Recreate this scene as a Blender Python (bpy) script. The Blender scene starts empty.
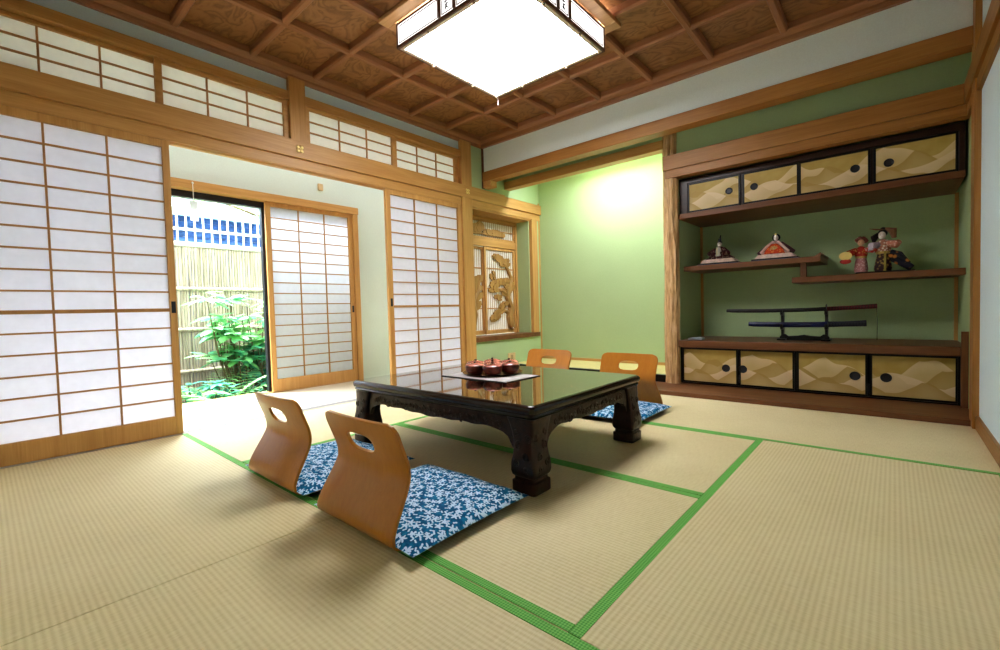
import bpy, bmesh, math, random
from mathutils import Vector, Matrix

scene = bpy.context.scene
COL = scene.collection
PI = math.pi
random.seed(7)

# ------------------------------------------------------------------ mesh builder
class MB:
    """collects simple solids (world coordinates) into one mesh"""
    def __init__(self):
        self.v = []; self.f = []
    def add(self, vs, fs):
        n = len(self.v)
        self.v += [Vector(p) for p in vs]
        self.f += [[i + n for i in f] for f in fs]
        return self
    def box(self, x0, x1, y0, y1, z0, z1):
        vs = [(x0,y0,z0),(x1,y0,z0),(x1,y1,z0),(x0,y1,z0),(x0,y0,z1),(x1,y0,z1),(x1,y1,z1),(x0,y1,z1)]
        return self.add(vs, [(0,3,2,1),(4,5,6,7),(0,1,5,4),(1,2,6,5),(2,3,7,6),(3,0,4,7)])
    def prism(self, poly, axis, a, b):
        """poly: 2-D outline (counter-clockwise), extruded along axis from a to b"""
        def P(p, t):
            return {'x': (t, p[0], p[1]), 'y': (p[0], t, p[1]), 'z': (p[0], p[1], t)}[axis]
        n = len(poly)
        vs = [P(p, a) for p in poly] + [P(p, b) for p in poly]
        fs = [list(range(n))[::-1], list(range(n, 2*n))]
        for i in range(n):
            j = (i + 1) % n
            fs.append((i, j, n + j, n + i))
        return self.add(vs, fs)
    def tube(self, pts, r, n=8, flat=1.0, cap=True, up=(0,0,1)):
        pts = [Vector(p) for p in pts]
        rs = r if isinstance(r, (list, tuple)) else [r]*len(pts)
        vs = []; fs = []
        for i, p in enumerate(pts):
            t = (pts[min(i+1, len(pts)-1)] - pts[max(i-1, 0)]).normalized()
            u = Vector(up)
            if abs(t.dot(u)) > 0.95: u = Vector((1,0,0)) if abs(t.x) < 0.9 else Vector((0,1,0))
            s = t.cross(u).normalized(); w = s.cross(t).normalized()
            for k in range(n):
                a = 2*PI*k/n
                vs.append(p + s*(math.cos(a)*rs[i]*flat) + w*(math.sin(a)*rs[i]))
        for i in range(len(pts)-1):
            for k in range(n):
                k2 = (k+1) % n
                fs.append((i*n+k, i*n+k2, (i+1)*n+k2, (i+1)*n+k))
        if cap:
            fs.append(list(range(n))[::-1]); fs.append([(len(pts)-1)*n+k for k in range(n)])
        return self.add(vs, fs)
    def lathe(self, prof, c=(0,0,0), n=24, sx=1.0, sy=1.0, lob=None, caps=True):
        """prof: list of (radius, z) going up"""
        vs = []; fs = []
        for (r, z) in prof:
            for k in range(n):
                a = 2*PI*k/n
                q = r*(1 if lob is None else 1 + lob[1]*abs(math.sin(lob[0]*a/2)) - lob[1]*0.5)
                vs.append((c[0]+math.cos(a)*q*sx, c[1]+math.sin(a)*q*sy, c[2]+z))
        for i in range(len(prof)-1):
            for k in range(n):
                k2 = (k+1) % n
                fs.append((i*n+k, i*n+k2, (i+1)*n+k2, (i+1)*n+k))
        if caps:
            fs.append(list(range(n))[::-1]); fs.append([(len(prof)-1)*n+k for k in range(n)])
        return self.add(vs, fs)
    def ball(self, c, rx, ry, rz, n=14, m=9):
        prof = [(max(0.001, math.sin(PI*i/m)), -math.cos(PI*i/m)) for i in range(m+1)]
        vs = []; fs = []
        for (r, z) in prof:
            for k in range(n):
                a = 2*PI*k/n
                vs.append((c[0]+math.cos(a)*r*rx, c[1]+math.sin(a)*r*ry, c[2]+z*rz))
        for i in range(m):
            for k in range(n):
                k2 = (k+1) % n
                fs.append((i*n+k, i*n+k2, (i+1)*n+k2, (i+1)*n+k))
        return self.add(vs, fs)
    def build(self, name, mat, parent=None, bevel=0.0, smooth=False, segs=2, recalc=True):
        off = Vector((0,0,0))
        p = parent
        while p is not None:
            off += p.location; p = p.parent
        me = bpy.data.meshes.new(name)
        me.from_pydata([tuple(q - off) for q in self.v], [], self.f)
        bm = bmesh.new(); bm.from_mesh(me)
        if recalc: bmesh.ops.recalc_face_normals(bm, faces=bm.faces)
        if bevel > 0:
            es = [e for e in bm.edges if len(e.link_faces) == 2 and e.calc_face_angle(0) > 0.6]
            bmesh.ops.bevel(bm, geom=es, offset=bevel, segments=segs, profile=0.5, affect='EDGES', clamp_overlap=True)
        bm.to_mesh(me); bm.free()
        me.update()
        if smooth:
            for q in me.polygons: q.use_smooth = True
            if hasattr(me, 'set_sharp_from_angle'): me.set_sharp_from_angle(angle=math.radians(40))
        me.materials.append(mat)
        o = bpy.data.objects.new(name, me)
        COL.objects.link(o)
        if parent is not None: o.parent = parent
        return o

def tag(o, label, cat, group=None, kind=None):
    if label: o['label'] = label
    if cat: o['category'] = cat
    if group: o['group'] = group
    if kind: o['kind'] = kind
    return o

def thing(name, label, cat, loc=(0,0,0), group=None):
    o = bpy.data.objects.new(name, None)
    o.empty_display_size = 0.1
    COL.objects.link(o); o.location = loc
    return tag(o, label, cat, group)

def copy_tree(o, parent=None):
    c = o.copy(); COL.objects.link(c)
    if parent is not None: c.parent = parent
    for ch in list(o.children):
        copy_tree(ch, c)
    return c

NT = [0]
def struct(name, mb, mat, bevel=0.0, smooth=False):
    o = mb.build(name, mat, None, bevel, smooth)
    o['kind'] = 'structure'
    return o
def trim(mb, mat, bevel=0.003, smooth=False):
    NT[0] += 1
    return struct('trim_%d' % NT[0], mb, mat, bevel, smooth)
def bx(*a): return MB().box(*a)

# ------------------------------------------------------------------ materials
def new_mat(name):
    m = bpy.data.materials.new(name); m.use_nodes = True
    nt = m.node_tree; nt.nodes.clear()
    out = nt.nodes.new('ShaderNodeOutputMaterial')
    return m, nt, out
def nd(nt, typ, ins=None, **kw):
    n = nt.nodes.new(typ)
    for k, v in kw.items(): setattr(n, k, v)
    for k, v in (ins or {}).items():
        if hasattr(v, 'is_output'): nt.links.new(v, n.inputs[k])
        else: n.inputs[k].default_value = v
    return n
def c4(c): return (c[0], c[1], c[2], 1.0)
def ramp(nt, fac, stops):
    r = nt.nodes.new('ShaderNodeValToRGB')
    nt.links.new(fac, r.inputs[0])
    els = r.color_ramp.elements
    while len(els) < len(stops): els.new(0.5)
    for e, (p, c) in zip(els, stops):
        e.position = p; e.color = c4(c)
    return r.outputs['Color']
def principled(nt, out, col, rough=0.5, spec=0.5, metal=0.0, coat=0.0, bump=None, bstr=0.2, bdist=0.002):
    p = nd(nt, 'ShaderNodeBsdfPrincipled')
    if hasattr(col, 'is_output'): nt.links.new(col, p.inputs['Base Color'])
    else: p.inputs['Base Color'].default_value = c4(col)
    if hasattr(rough, 'is_output'): nt.links.new(rough, p.inputs['Roughness'])
    else: p.inputs['Roughness'].default_value = rough
    p.inputs['Specular IOR Level'].default_value = spec
    p.inputs['Metallic'].default_value = metal
    p.inputs['Coat Weight'].default_value = coat
    p.inputs['Coat Roughness'].default_value = 0.08
    if bump is not None:
        b = nd(nt, 'ShaderNodeBump', {'Height': bump, 'Strength': bstr, 'Distance': bdist})
        nt.links.new(b.outputs[0], p.inputs['Normal'])
    nt.links.new(p.outputs[0], out.inputs[0])
    return p
def objco(nt, scale=(1,1,1), loc=(0,0,0)):
    t = nd(nt, 'ShaderNodeTexCoord')
    m = nd(nt, 'ShaderNodeMapping', {'Vector': t.outputs['Object'], 'Scale': scale, 'Location': loc})
    return m.outputs[0]
def plain(name, col, rough=0.5, spec=0.5, metal=0.0, coat=0.0, var=0.06, vs=30.0):
    m, nt, out = new_mat(name)
    n = nd(nt, 'ShaderNodeTexNoise', {'Vector': objco(nt), 'Scale': vs, 'Detail': 3.0})
    a = [max(0, x*(1-var)) for x in col]; b = [min(1, x*(1+var)) for x in col]
    principled(nt, out, ramp(nt, n.outputs[0], [(0.3, a), (0.7, b)]), rough, spec, metal, coat)
    return m
def wood(name, light, dark, axis, rough=0.42, coat=0.0, scale=1.0, spec=0.4, contrast=1.0):
    m, nt, out = new_mat(name)
    k = {'x': (0.05,1,1), 'y': (1,0.05,1), 'z': (1,1,0.05)}[axis]
    co = objco(nt, tuple(q*scale for q in k), (3.1, 1.7, 0.4))
    n1 = nd(nt, 'ShaderNodeTexNoise', {'Vector': co, 'Scale': 22.0, 'Detail': 5.0, 'Roughness': 0.6, 'Distortion': 0.6})
    n2 = nd(nt, 'ShaderNodeTexNoise', {'Vector': co, 'Scale': 140.0, 'Detail': 2.0})
    mx = nd(nt, 'ShaderNodeMath', {0: n1.outputs[0], 1: n2.outputs[0]}, operation='MULTIPLY_ADD')
    mx.inputs[1].default_value = 1.0
    ad = nd(nt, 'ShaderNodeMath', {0: n1.outputs[0], 1: 0.7}, operation='MULTIPLY')
    ad2 = nd(nt, 'ShaderNodeMath', {0: n2.outputs[0], 1: 0.3, 2: ad.outputs[0]}, operation='MULTIPLY_ADD')
    mid = [(a+b)/2 for a, b in zip(light, dark)]
    lo = [m_ + (d-m_)*contrast for d, m_ in zip(dark, mid)]; hi = [m_ + (l-m_)*contrast for l, m_ in zip(light, mid)]
    c = ramp(nt, ad2.outputs[0], [(0.36, lo), (0.5, mid), (0.64, hi)])
    principled(nt, out, c, rough, spec, 0, coat, ad2.outputs[0], 0.08)
    return m
def plaster(name, col, rough=0.9):
    m, nt, out = new_mat(name)
    co = objco(nt)
    n = nd(nt, 'ShaderNodeTexNoise', {'Vector': co, 'Scale': 160.0, 'Detail': 4.0})
    n2 = nd(nt, 'ShaderNodeTexNoise', {'Vector': co, 'Scale': 1.5, 'Detail': 2.0})
    ad = nd(nt, 'ShaderNodeMath', {0: n.outputs[0], 1: n2.outputs[0]}, operation='ADD')
    hf = nd(nt, 'ShaderNodeMath', {0: ad.outputs[0], 1: 0.5}, operation='MULTIPLY')
    c = ramp(nt, hf.outputs[0], [(0.3, [x*0.93 for x in col]), (0.7, [min(1, x*1.06) for x in col])])
    principled(nt, out, c, rough, 0.2, 0, 0, n.outputs[0], 0.15)
    return m

HON_L, HON_D = (0.60,0.345,0.125), (0.47,0.245,0.078)
WOODX = wood('honey_wood_x', HON_L, HON_D, 'x')
WOODY = wood('honey_wood_y', HON_L, HON_D, 'y')
WOODZ = wood('honey_wood_z', HON_L, HON_D, 'z')
LATT = plain('lattice_wood', (0.44,0.22,0.075), 0.5)
CEILX = wood('ceiling_beam_x', (0.40,0.19,0.092), (0.30,0.135,0.06), 'x', 0.4)
CEILY = wood('ceiling_beam_y', (0.40,0.19,0.092), (0.30,0.135,0.06), 'y', 0.4)
BROWNX = wood('brown_board_x', (0.205,0.086,0.034), (0.13,0.05,0.019), 'x', 0.4, coat=0.05)
BROWNZ = wood('brown_board_z', (0.19,0.08,0.032), (0.12,0.045,0.018), 'z', 0.4)
WOODY_SHADE = wood('honey_wood_shaded_y', (0.36,0.18,0.05), (0.26,0.12,0.03), 'y')  # same honey wood, with light falloff along the right wall painted in
WOODZ_SHADE = wood('honey_wood_shaded_z', (0.40,0.20,0.058), (0.30,0.14,0.036), 'z')  # falloff shade put into the colour for the right corner post
WOODXD = wood('honey_wood_dark_x', (0.42,0.205,0.06), (0.31,0.14,0.036), 'x')
DKBROWN = wood('dark_frame_wood', (0.045,0.018,0.010), (0.022,0.009,0.005), 'x', 0.35)
GREEN = plaster('green_plaster', (0.43,0.54,0.305))
PALE = plaster('pale_plaster', (0.78,0.86,0.84))
PALEB = plaster('pale_blue_plaster', (0.62,0.74,0.79))
ENGWALL = plaster('engawa_plaster', (0.66,0.74,0.67))
BLACK = plain('black_lacquer', (0.006,0.005,0.0045), 0.35, 0.3)
DARKMETAL = plain('dark_metal', (0.02,0.022,0.028), 0.35, 0.5, 0.3)
GOLDM = plain('gold_metal', (0.80,0.62,0.25), 0.3, 0.5, 0.9)
WHITEP = plain('white_plastic', (0.8,0.8,0.78), 0.4)
BEIGEP = plain('beige_plastic', (0.62,0.45,0.24), 0.5)

def mat_ceiling():
    m, nt, out = new_mat('burl_ceiling_board')
    co = objco(nt, (1,1.6,1))
    n = nd(nt, 'ShaderNodeTexNoise', {'Vector': co, 'Scale': 4.0, 'Detail': 2.5, 'Distortion': 1.0})
    ml = nd(nt, 'ShaderNodeMath', {0: n.outputs[0], 1: 13.0}, operation='MULTIPLY')
    fr = nd(nt, 'ShaderNodeMath', {0: ml.outputs[0]}, operation='PINGPONG'); fr.inputs[1].default_value = 1.0
    n2 = nd(nt, 'ShaderNodeTexNoise', {'Vector': co, 'Scale': 60.0, 'Detail': 3.0})
    ad = nd(nt, 'ShaderNodeMath', {0: n2.outputs[0], 1: 0.45, 2: fr.outputs[0]}, operation='MULTIPLY_ADD')
    c = ramp(nt, ad.outputs[0], [(0.2, (0.20,0.092,0.034)), (0.55, (0.27,0.128,0.048)), (1.1, (0.335,0.165,0.065))])
    principled(nt, out, c, 0.4, 0.4)
    return m
CEILB = mat_ceiling()

def mat_tatami(axis):
    """ribs run along the given axis"""
    m, nt, out = new_mat('tatami_rush_' + axis)
    t = nd(nt, 'ShaderNodeTexCoord')
    w = nd(nt, 'ShaderNodeTexWave', {'Vector': t.outputs['Object'], 'Scale': 22.0, 'Distortion': 0.35, 'Detail': 1.0, 'Detail Scale': 2.0},
           wave_type='BANDS', bands_direction=('Y' if axis == 'x' else 'X'))
    k = (25,260,1) if axis == 'y' else (260,25,1)
    mp = nd(nt, 'ShaderNodeMapping', {'Vector': t.outputs['Object'], 'Scale': k})
    n = nd(nt, 'ShaderNodeTexNoise', {'Vector': mp.outputs[0], 'Scale': 1.0, 'Detail': 2.0})
    n3 = nd(nt, 'ShaderNodeTexNoise', {'Vector': t.outputs['Object'], 'Scale': 2.2, 'Detail': 3.0})
    a = nd(nt, 'ShaderNodeMath', {0: w.outputs['Fac'], 1: 0.24, 2: 0.09}, operation='MULTIPLY_ADD')
    b = nd(nt, 'ShaderNodeMath', {0: n.outputs[0], 1: 0.5, 2: a.outputs[0]}, operation='MULTIPLY_ADD')
    d = nd(nt, 'ShaderNodeMath', {0: n3.outputs[0], 1: 0.35, 2: b.outputs[0]}, operation='MULTIPLY_ADD')
    c = ramp(nt, d.outputs[0], [(0.25, (0.53,0.43,0.225)), (0.6, (0.69,0.585,0.34)), (0.95, (0.80,0.71,0.46))])
    principled(nt, out, c, 0.55, 0.35, 0, 0, b.outputs[0], 0.35, 0.0025)
    return m
TATX, TATY = mat_tatami('x'), mat_tatami('y')

def mat_border():
    m, nt, out = new_mat('green_cloth_border')
    co = objco(nt, (1,1,1))
    mp = nd(nt, 'ShaderNodeMapping', {'Vector': co, 'Rotation': (0,0,PI/4)})
    ck = nd(nt, 'ShaderNodeTexChecker', {'Vector': mp.outputs[0], 'Scale': 190.0,
            'Color1': c4((0.11,0.37,0.07)), 'Color2': c4((0.23,0.55,0.14))})
    n = nd(nt, 'ShaderNodeTexNoise', {'Vector': co, 'Scale': 400.0, 'Detail': 1.0})
    mx = nd(nt, 'ShaderNodeMixRGB', {0: 0.25, 1: ck.outputs[0], 2: n.outputs[1]}, blend_type='OVERLAY')
    principled(nt, out, mx.outputs[0], 0.7, 0.25)
    return m
BORDER = mat_border()

def mat_paper(name='shoji_paper', col=(0.90,0.90,0.93), tr=0.62):
    m, nt, out = new_mat(name)
    n = nd(nt, 'ShaderNodeTexNoise', {'Vector': objco(nt), 'Scale': 25.0, 'Detail': 5.0})
    c = ramp(nt, n.outputs[0], [(0.3, [x*0.95 for x in col]), (0.7, col)])
    d = nd(nt, 'ShaderNodeBsdfDiffuse', {'Color': c})
    t = nd(nt, 'ShaderNodeBsdfTranslucent', {'Color': c})
    mx = nd(nt, 'ShaderNodeMixShader', {0: tr, 1: d.outputs[0], 2: t.outputs[0]})
    nt.links.new(mx.outputs[0], out.inputs[0])
    return m
PAPER = mat_paper('shoji_paper', (0.86,0.86,0.915), 0.60)
PAPERW = mat_paper('transom_paper', (0.94,0.94,0.88), 0.6)
PAPERC = mat_paper('alcove_screen_paper', (0.80,0.76,0.70), 0.28)

def mat_emit(name, col, s):
    m, nt, out = new_mat(name)
    n = nd(nt, 'ShaderNodeTexNoise', {'Vector': objco(nt), 'Scale': 6.0})
    c = ramp(nt, n.outputs[0], [(0.2, [x*0.98 for x in col]), (0.8, col)])
    e = nd(nt, 'ShaderNodeEmission', {'Color': c, 'Strength': s})
    nt.links.new(e.outputs[0], out.inputs[0])
    return m
LAMPW = mat_emit('lamp_diffuser', (0.98,0.975,1.0), 15.0)
LAMPS = mat_emit('lamp_side', (1.0,0.97,0.95), 1.7)

def mat_gold(seed):
    """gold paper with layered pale mountains"""
    m, nt, out = new_mat('gold_mountain_paper_%d' % seed)
    t = nd(nt, 'ShaderNodeTexCoord')
    sp = nd(nt, 'ShaderNodeSeparateXYZ', {0: t.outputs['Object']})
    x, z = sp.outputs[0], sp.outputs[2]
    base_n = nd(nt, 'ShaderNodeTexNoise', {'Vector': t.outputs['Object'], 'Scale': 9.0, 'Detail': 2.0})
    col = ramp(nt, base_n.outputs[0], [(0.35, (0.42,0.295,0.075)), (0.7, (0.50,0.37,0.12))])
    layers = [(0.055, 4.5, 0.15, (0.68,0.54,0.31)), (0.005, 6.0, 0.13, (0.41,0.28,0.075)), (-0.02, 3.6, 0.12, (0.70,0.56,0.36)), (-0.07, 5.5, 0.11, (0.42,0.285,0.08))]
    for i, (h0, fq, amp, c) in enumerate(layers):
        w = nd(nt, 'ShaderNodeMath', {0: x, 1: fq, 2: seed*3.71 + i*11.3}, operation='MULTIPLY_ADD')
        no = nd(nt, 'ShaderNodeTexNoise', {'W': w.outputs[0], 'Scale': 1.0, 'Detail': 0.6}, noise_dimensions='1D')
        tri = nd(nt, 'ShaderNodeMath', {0: w.outputs[0], 1: 1.0}, operation='PINGPONG')
        h1 = nd(nt, 'ShaderNodeMath', {0: tri.outputs[0], 1: amp*0.75, 2: h0 - amp*0.85}, operation='MULTIPLY_ADD')
        hh = nd(nt, 'ShaderNodeMath', {0: no.outputs[0], 1: amp*0.95, 2: h1.outputs[0]}, operation='MULTIPLY_ADD')
        dd = nd(nt, 'ShaderNodeMath', {0: hh.outputs[0], 1: z}, operation='SUBTRACT')
        # soft at the foot, crisp at the ridge
        e = ramp(nt, nd(nt, 'ShaderNodeMath', {0: dd.outputs[0], 1: 6.0, 2: 0.0}, operation='MULTIPLY_ADD').outputs[0],
                 [(0.0, (0,0,0)), (0.025, (0.9,0.9,0.9)), (0.55, (0.5,0.5,0.5))])
        mx = nd(nt, 'ShaderNodeMixRGB', {0: e, 1: col, 2: c4(c)})
        col = mx.outputs[0]
    principled(nt, out, col, 0.5, 0.4)
    return m

def mat_cushion():
    m, nt, out = new_mat('blue_flower_fabric')
    co = objco(nt)
    def petals(scale, r0, amp, k, soft, rnd):
        v = nd(nt, 'ShaderNodeTexVoronoi', {'Vector': co, 'Scale': scale, 'Randomness': rnd}, voronoi_dimensions='2D')
        df = nd(nt, 'ShaderNodeVectorMath', {0: co, 1: v.outputs['Position']}, operation='SUBTRACT')
        sx = nd(nt, 'ShaderNodeSeparateXYZ', {0: df.outputs[0]})
        an = nd(nt, 'ShaderNodeMath', {0: sx.outputs[1], 1: sx.outputs[0]}, operation='ARCTAN2')
        sc = nd(nt, 'ShaderNodeSeparateColor', {0: v.outputs['Color']})
        ph = nd(nt, 'ShaderNodeMath', {0: sc.outputs[0], 1: 6.28}, operation='MULTIPLY')
        ka = nd(nt, 'ShaderNodeMath', {0: an.outputs[0], 1: float(k), 2: ph.outputs[0]}, operation='MULTIPLY_ADD')
        cs = nd(nt, 'ShaderNodeMath', {0: ka.outputs[0]}, operation='COSINE')
        rr = nd(nt, 'ShaderNodeMath', {0: cs.outputs[0], 1: r0*amp, 2: r0}, operation='MULTIPLY_ADD')
        r2 = nd(nt, 'ShaderNodeMath', {0: sx.outputs[0], 1: sx.outputs[0]}, operation='MULTIPLY')
        r3_ = nd(nt, 'ShaderNodeMath', {0: sx.outputs[1], 1: sx.outputs[1], 2: r2.outputs[0]}, operation='MULTIPLY_ADD')
        ln = nd(nt, 'ShaderNodeMath', {0: r3_.outputs[0]}, operation='SQRT')
        dd = nd(nt, 'ShaderNodeMath', {0: rr.outputs[0], 1: ln.outputs[0]}, operation='SUBTRACT')
        q = nd(nt, 'ShaderNodeMath', {0: dd.outputs[0], 1: 1.0/soft, 2: 0.5}, operation='MULTIPLY_ADD')
        q.use_clamp = True
        return q.outputs[0]
    f1 = petals(27.0, 0.0102, 0.50, 5, 0.0015, 0.8)
    f2 = petals(50.0, 0.0046, 0.62, 2, 0.0015, 1.0)
    mx = nd(nt, 'ShaderNodeMath', {0: f1, 1: f2}, operation='MAXIMUM')
    n2 = nd(nt, 'ShaderNodeTexNoise', {'Vector': co, 'Scale': 60.0, 'Detail': 1.0})
    blue = ramp(nt, n2.outputs[0], [(0.4, (0.003,0.10,0.24)), (0.65, (0.007,0.20,0.40))])
    cm = nd(nt, 'ShaderNodeMixRGB', {0: mx.outputs[0], 1: blue, 2: c4((0.58,0.77,0.93))})
    principled(nt, out, cm.outputs[0], 0.8, 0.2)
    return m
CUSH = mat_cushion()
CUSHB = plain('black_cushion_cloth', (0.008,0.009,0.014), 0.8, 0.2)
PLY = wood('bent_plywood', (0.50,0.20,0.026), (0.42,0.155,0.018), 'z', 0.28, coat=0.35, scale=0.6, contrast=0.8)

def mat_table(carved):
    m, nt, out = new_mat('dark_table_lacquer' + ('_carved' if carved else ''))
    co = objco(nt)
    n = nd(nt, 'ShaderNodeTexNoise', {'Vector': co, 'Scale': 6.0, 'Detail': 4.0})
    if carved:
        v = nd(nt, 'ShaderNodeTexVoronoi', {'Vector': co, 'Scale': 42.0}, feature='SMOOTH_F1')
        n2 = nd(nt, 'ShaderNodeTexNoise', {'Vector': co, 'Scale': 55.0, 'Detail': 2.0, 'Distortion': 2.0})
        ad = nd(nt, 'ShaderNodeMath', {0: v.outputs['Distance'], 1: n2.outputs[0]}, operation='ADD')
        c = ramp(nt, ad.outputs[0], [(0.5, (0.006,0.0025,0.0018)), (1.1, (0.034,0.013,0.008))])
        principled(nt, out, c, 0.30, 0.35, 0, 0.12, ad.outputs[0], 0.3, 0.004)
    else:
        c = ramp(nt, n.outputs[0], [(0.35, (0.009,0.0035,0.0025)), (0.7, (0.020,0.0075,0.0045))])
        principled(nt, out, c, 0.2, 0.4, 0, 0.25)
    return m
TAB, TABC = mat_table(False), mat_table(True)
def mat_tabletop():
    m, nt, out = new_mat('polished_table_top')
    co = objco(nt, (0.15,1,1))
    n = nd(nt, 'ShaderNodeTexNoise', {'Vector': co, 'Scale': 18.0, 'Detail': 4.0})
    c = ramp(nt, n.outputs[0], [(0.35, (0.030,0.013,0.006)), (0.7, (0.065,0.028,0.012))])
    p = principled(nt, out, c, 0.06, 0.9, 0, 1.0)
    p.inputs['Coat Roughness'].default_value = 0.03
    p.inputs['Coat IOR'].default_value = 2.0
    return m
TABTOP = mat_tabletop()

def mat_bark():
    m, nt, out = new_mat('rippled_log')
    co = objco(nt, (1,1,0.12))
    n = nd(nt, 'ShaderNodeTexNoise', {'Vector': co, 'Scale': 55.0, 'Detail': 3.0, 'Distortion': 0.8})
    c = ramp(nt, n.outputs[0], [(0.30, (0.38,0.21,0.09)), (0.5, (0.62,0.40,0.20)), (0.7, (0.76,0.55,0.32))])
    principled(nt, out, c, 0.4, 0.4, 0, 0.1, n.outputs[0], 0.8, 0.008)
    return m
BARK = mat_bark()

def mat_bamboo():
    m, nt, out = new_mat('bamboo_strips')
    co = objco(nt)
    n = nd(nt, 'ShaderNodeTexNoise', {'Vector': objco(nt, (1,12,0.6)), 'Scale': 3.0, 'Detail': 3.0})
    c = ramp(nt, n.outputs[0], [(0.35, (0.29,0.245,0.18)), (0.55, (0.46,0.395,0.30)), (0.8, (0.55,0.49,0.40))])
    principled(nt, out, c, 0.55, 0.3)
    return m
BAMB = mat_bamboo()
def mat_leaf(name, a, b):
    m, nt, out = new_mat(name)
    n = nd(nt, 'ShaderNodeTexNoise', {'Vector': objco(nt), 'Scale': 7.0, 'Detail': 2.0})
    c = ramp(nt, n.outputs[0], [(0.35, a), (0.65, b)])
    p = nd(nt, 'ShaderNodeBsdfPrincipled', {'Base Color': c, 'Roughness': 0.4})
    t = nd(nt, 'ShaderNodeBsdfTranslucent', {'Color': c})
    mx = nd(nt, 'ShaderNodeMixShader', {0: 0.3, 1: p.outputs[0], 2: t.outputs[0]})
    nt.links.new(mx.outputs[0], out.inputs[0])
    return m
LEAF1 = mat_leaf('glossy_leaf', (0.10,0.42,0.24), (0.34,0.68,0.26))
LEAF2 = mat_leaf('fern_leaf', (0.22,0.55,0.22), (0.48,0.76,0.30))
LEAF3 = mat_leaf('dark_leaf', (0.05,0.30,0.22), (0.16,0.50,0.28))
LEAF4 = mat_leaf('pale_leaf', (0.35,0.55,0.25), (0.55,0.75,0.40))
STEM = plain('plant_stem', (0.12,0.09,0.04), 0.7)
SOIL = plain('garden_soil', (0.10,0.085,0.06), 0.95, 0.1, var=0.4, vs=12)
STONE = plain('garden_stone', (0.30,0.31,0.31), 0.9, 0.2, var=0.3, vs=14)

# ------------------------------------------------------------------ key dimensions (metres)
W = 3.64          # room width, x
YR = -3.72        # rear wall
YB = 1.04         # back wall of the alcoves
ZC = 2.515        # ceiling boards
XE = -1.06        # inner face of the garden-side wall

# ------------------------------------------------------------------ floor, tatami
struct('floor', bx(0.0, W+0.06, YR-0.06, 0.45, -0.12, -0.052), BROWNX)
MW = 0.03
def tatami(x0, x1, y0, y1, axis, label, sides=(0, 1)):
    t = thing('tatami_mat', label, 'tatami mat', ((x0+x1)/2, (y0+y1)/2, 0), 'tatami mats covering the floor')
    g = 0.0012
    m = MB().box(x0+g, x1-g, y0+g, y1-g, -0.05, 0.0)
    m.build('rush_surface', TATX if axis == 'x' else TATY, t, bevel=0.002)
    for s in sides:
        b = MB()
        if axis == 'x':
            ya, yb = (y0+g+0.0012, y0+MW) if s == 0 else (y1-MW, y1-g-0.0012)
            b.box(x0+g-0.0005, x1-g+0.0005, ya, yb, -0.045, 0.0015)
        else:
            xa, xb = (x0+g-0.0006, x0+MW) if s == 0 else (x1-MW, x1-g+0.0006)
            b.box(xa, xb, y0+g-0.0005, y1-g+0.0005, -0.045, 0.0015)
        b.build('border', BORDER, t)
    return t
X1, X2, X3 = 0.91, 1.81, 2.757
YA, YC = -2.73, -0.915
YM = -1.818
tatami(0.0, X2, YR, YA, 'x', 'tatami mat in the front left corner, before the closed paper door')
tatami(X2, W, YR, YA, 'x', 'tatami mat at the near right edge of the room, closest to the camera')
tatami(0.0, X1, YA, YC, 'y', 'tatami mat lying across the open doorway by the garden side', (1,))
tatami(X1, X3, YA, YM, 'x', 'tatami mat under the near half of the low table and the near chairs')
tatami(X1, X3, YM, YC, 'x', 'tatami mat under the far half of the low table')
tatami(X3, W, YA, YC, 'y', 'tatami mat along the right wall with one bright green edge toward the table')
tatami(0.0, X2, YC, 0.0, 'x', 'tatami mat before the picture alcove, behind the far chairs', (0,))
tatami(X2, W, YC, 0.0, 'x', 'tatami mat in front of the mountain painted cabinets', (0,))

# ------------------------------------------------------------------ left wall (x = 0)
trim(bx(-0.10, 0.0, YR, -0.30, -0.06, 0.003), wood('threshold_wood', (0.55,0.50,0.44), (0.42,0.38,0.34), 'y', 0.4), 0.001)
for xx in (-0.075, -0.040):
    trim(bx(xx, xx+0.018, YR, -0.30, 0.003, 0.0045), plain('groove_shadow', (0.22,0.22,0.23), 0.6), 0)
k = MB().box(-0.085, 0.0, YR, YB, 1.79, 1.856)
trim(k, WOODY, 0.002)
trim(bx(-0.085, -0.052, YR, YB, 1.782, 1.79), WOODY, 0.001)
trim(bx(-0.040, -0.033, YR, YB, 1.782, 1.79), WOODY, 0.001)
trim(bx(-0.012, 0.0, YR, YB, 1.782, 1.79), WOODY, 0.001)
trim(bx(-0.10, 0.022, YR, 0.36, 1.856, 1.982), WOODY, 0.003)
trim(bx(-0.10, 0.022, 0.36, YB, 1.856, 1.968), WOODY, 0.003)
trim(bx(-0.085, 0.008, YR, -0.30, 2.262, 2.325), WOODY, 0.002)
struct('wall_left', bx(-0.07, -0.02, YR, -0.30, 2.325, 2.54), PALEB)
struct('wall_left.001', bx(-0.09, -0.008, -0.158, YB, 1.98, 2.54), GREEN)
# short post over the beam, corner post
trim(bx(-0.09, 0.018, -2.015, -1.895, 1.98, 2.43), WOODZ, 0.004)
trim(bx(-0.11, 0.016, -0.302, -0.158, 0.0, 2.43), WOODZ, 0.004)
trim(bx(-0.085, 0.01, YR, -3.60, 0.0, 2.43), WOODZ, 0.004)

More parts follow.
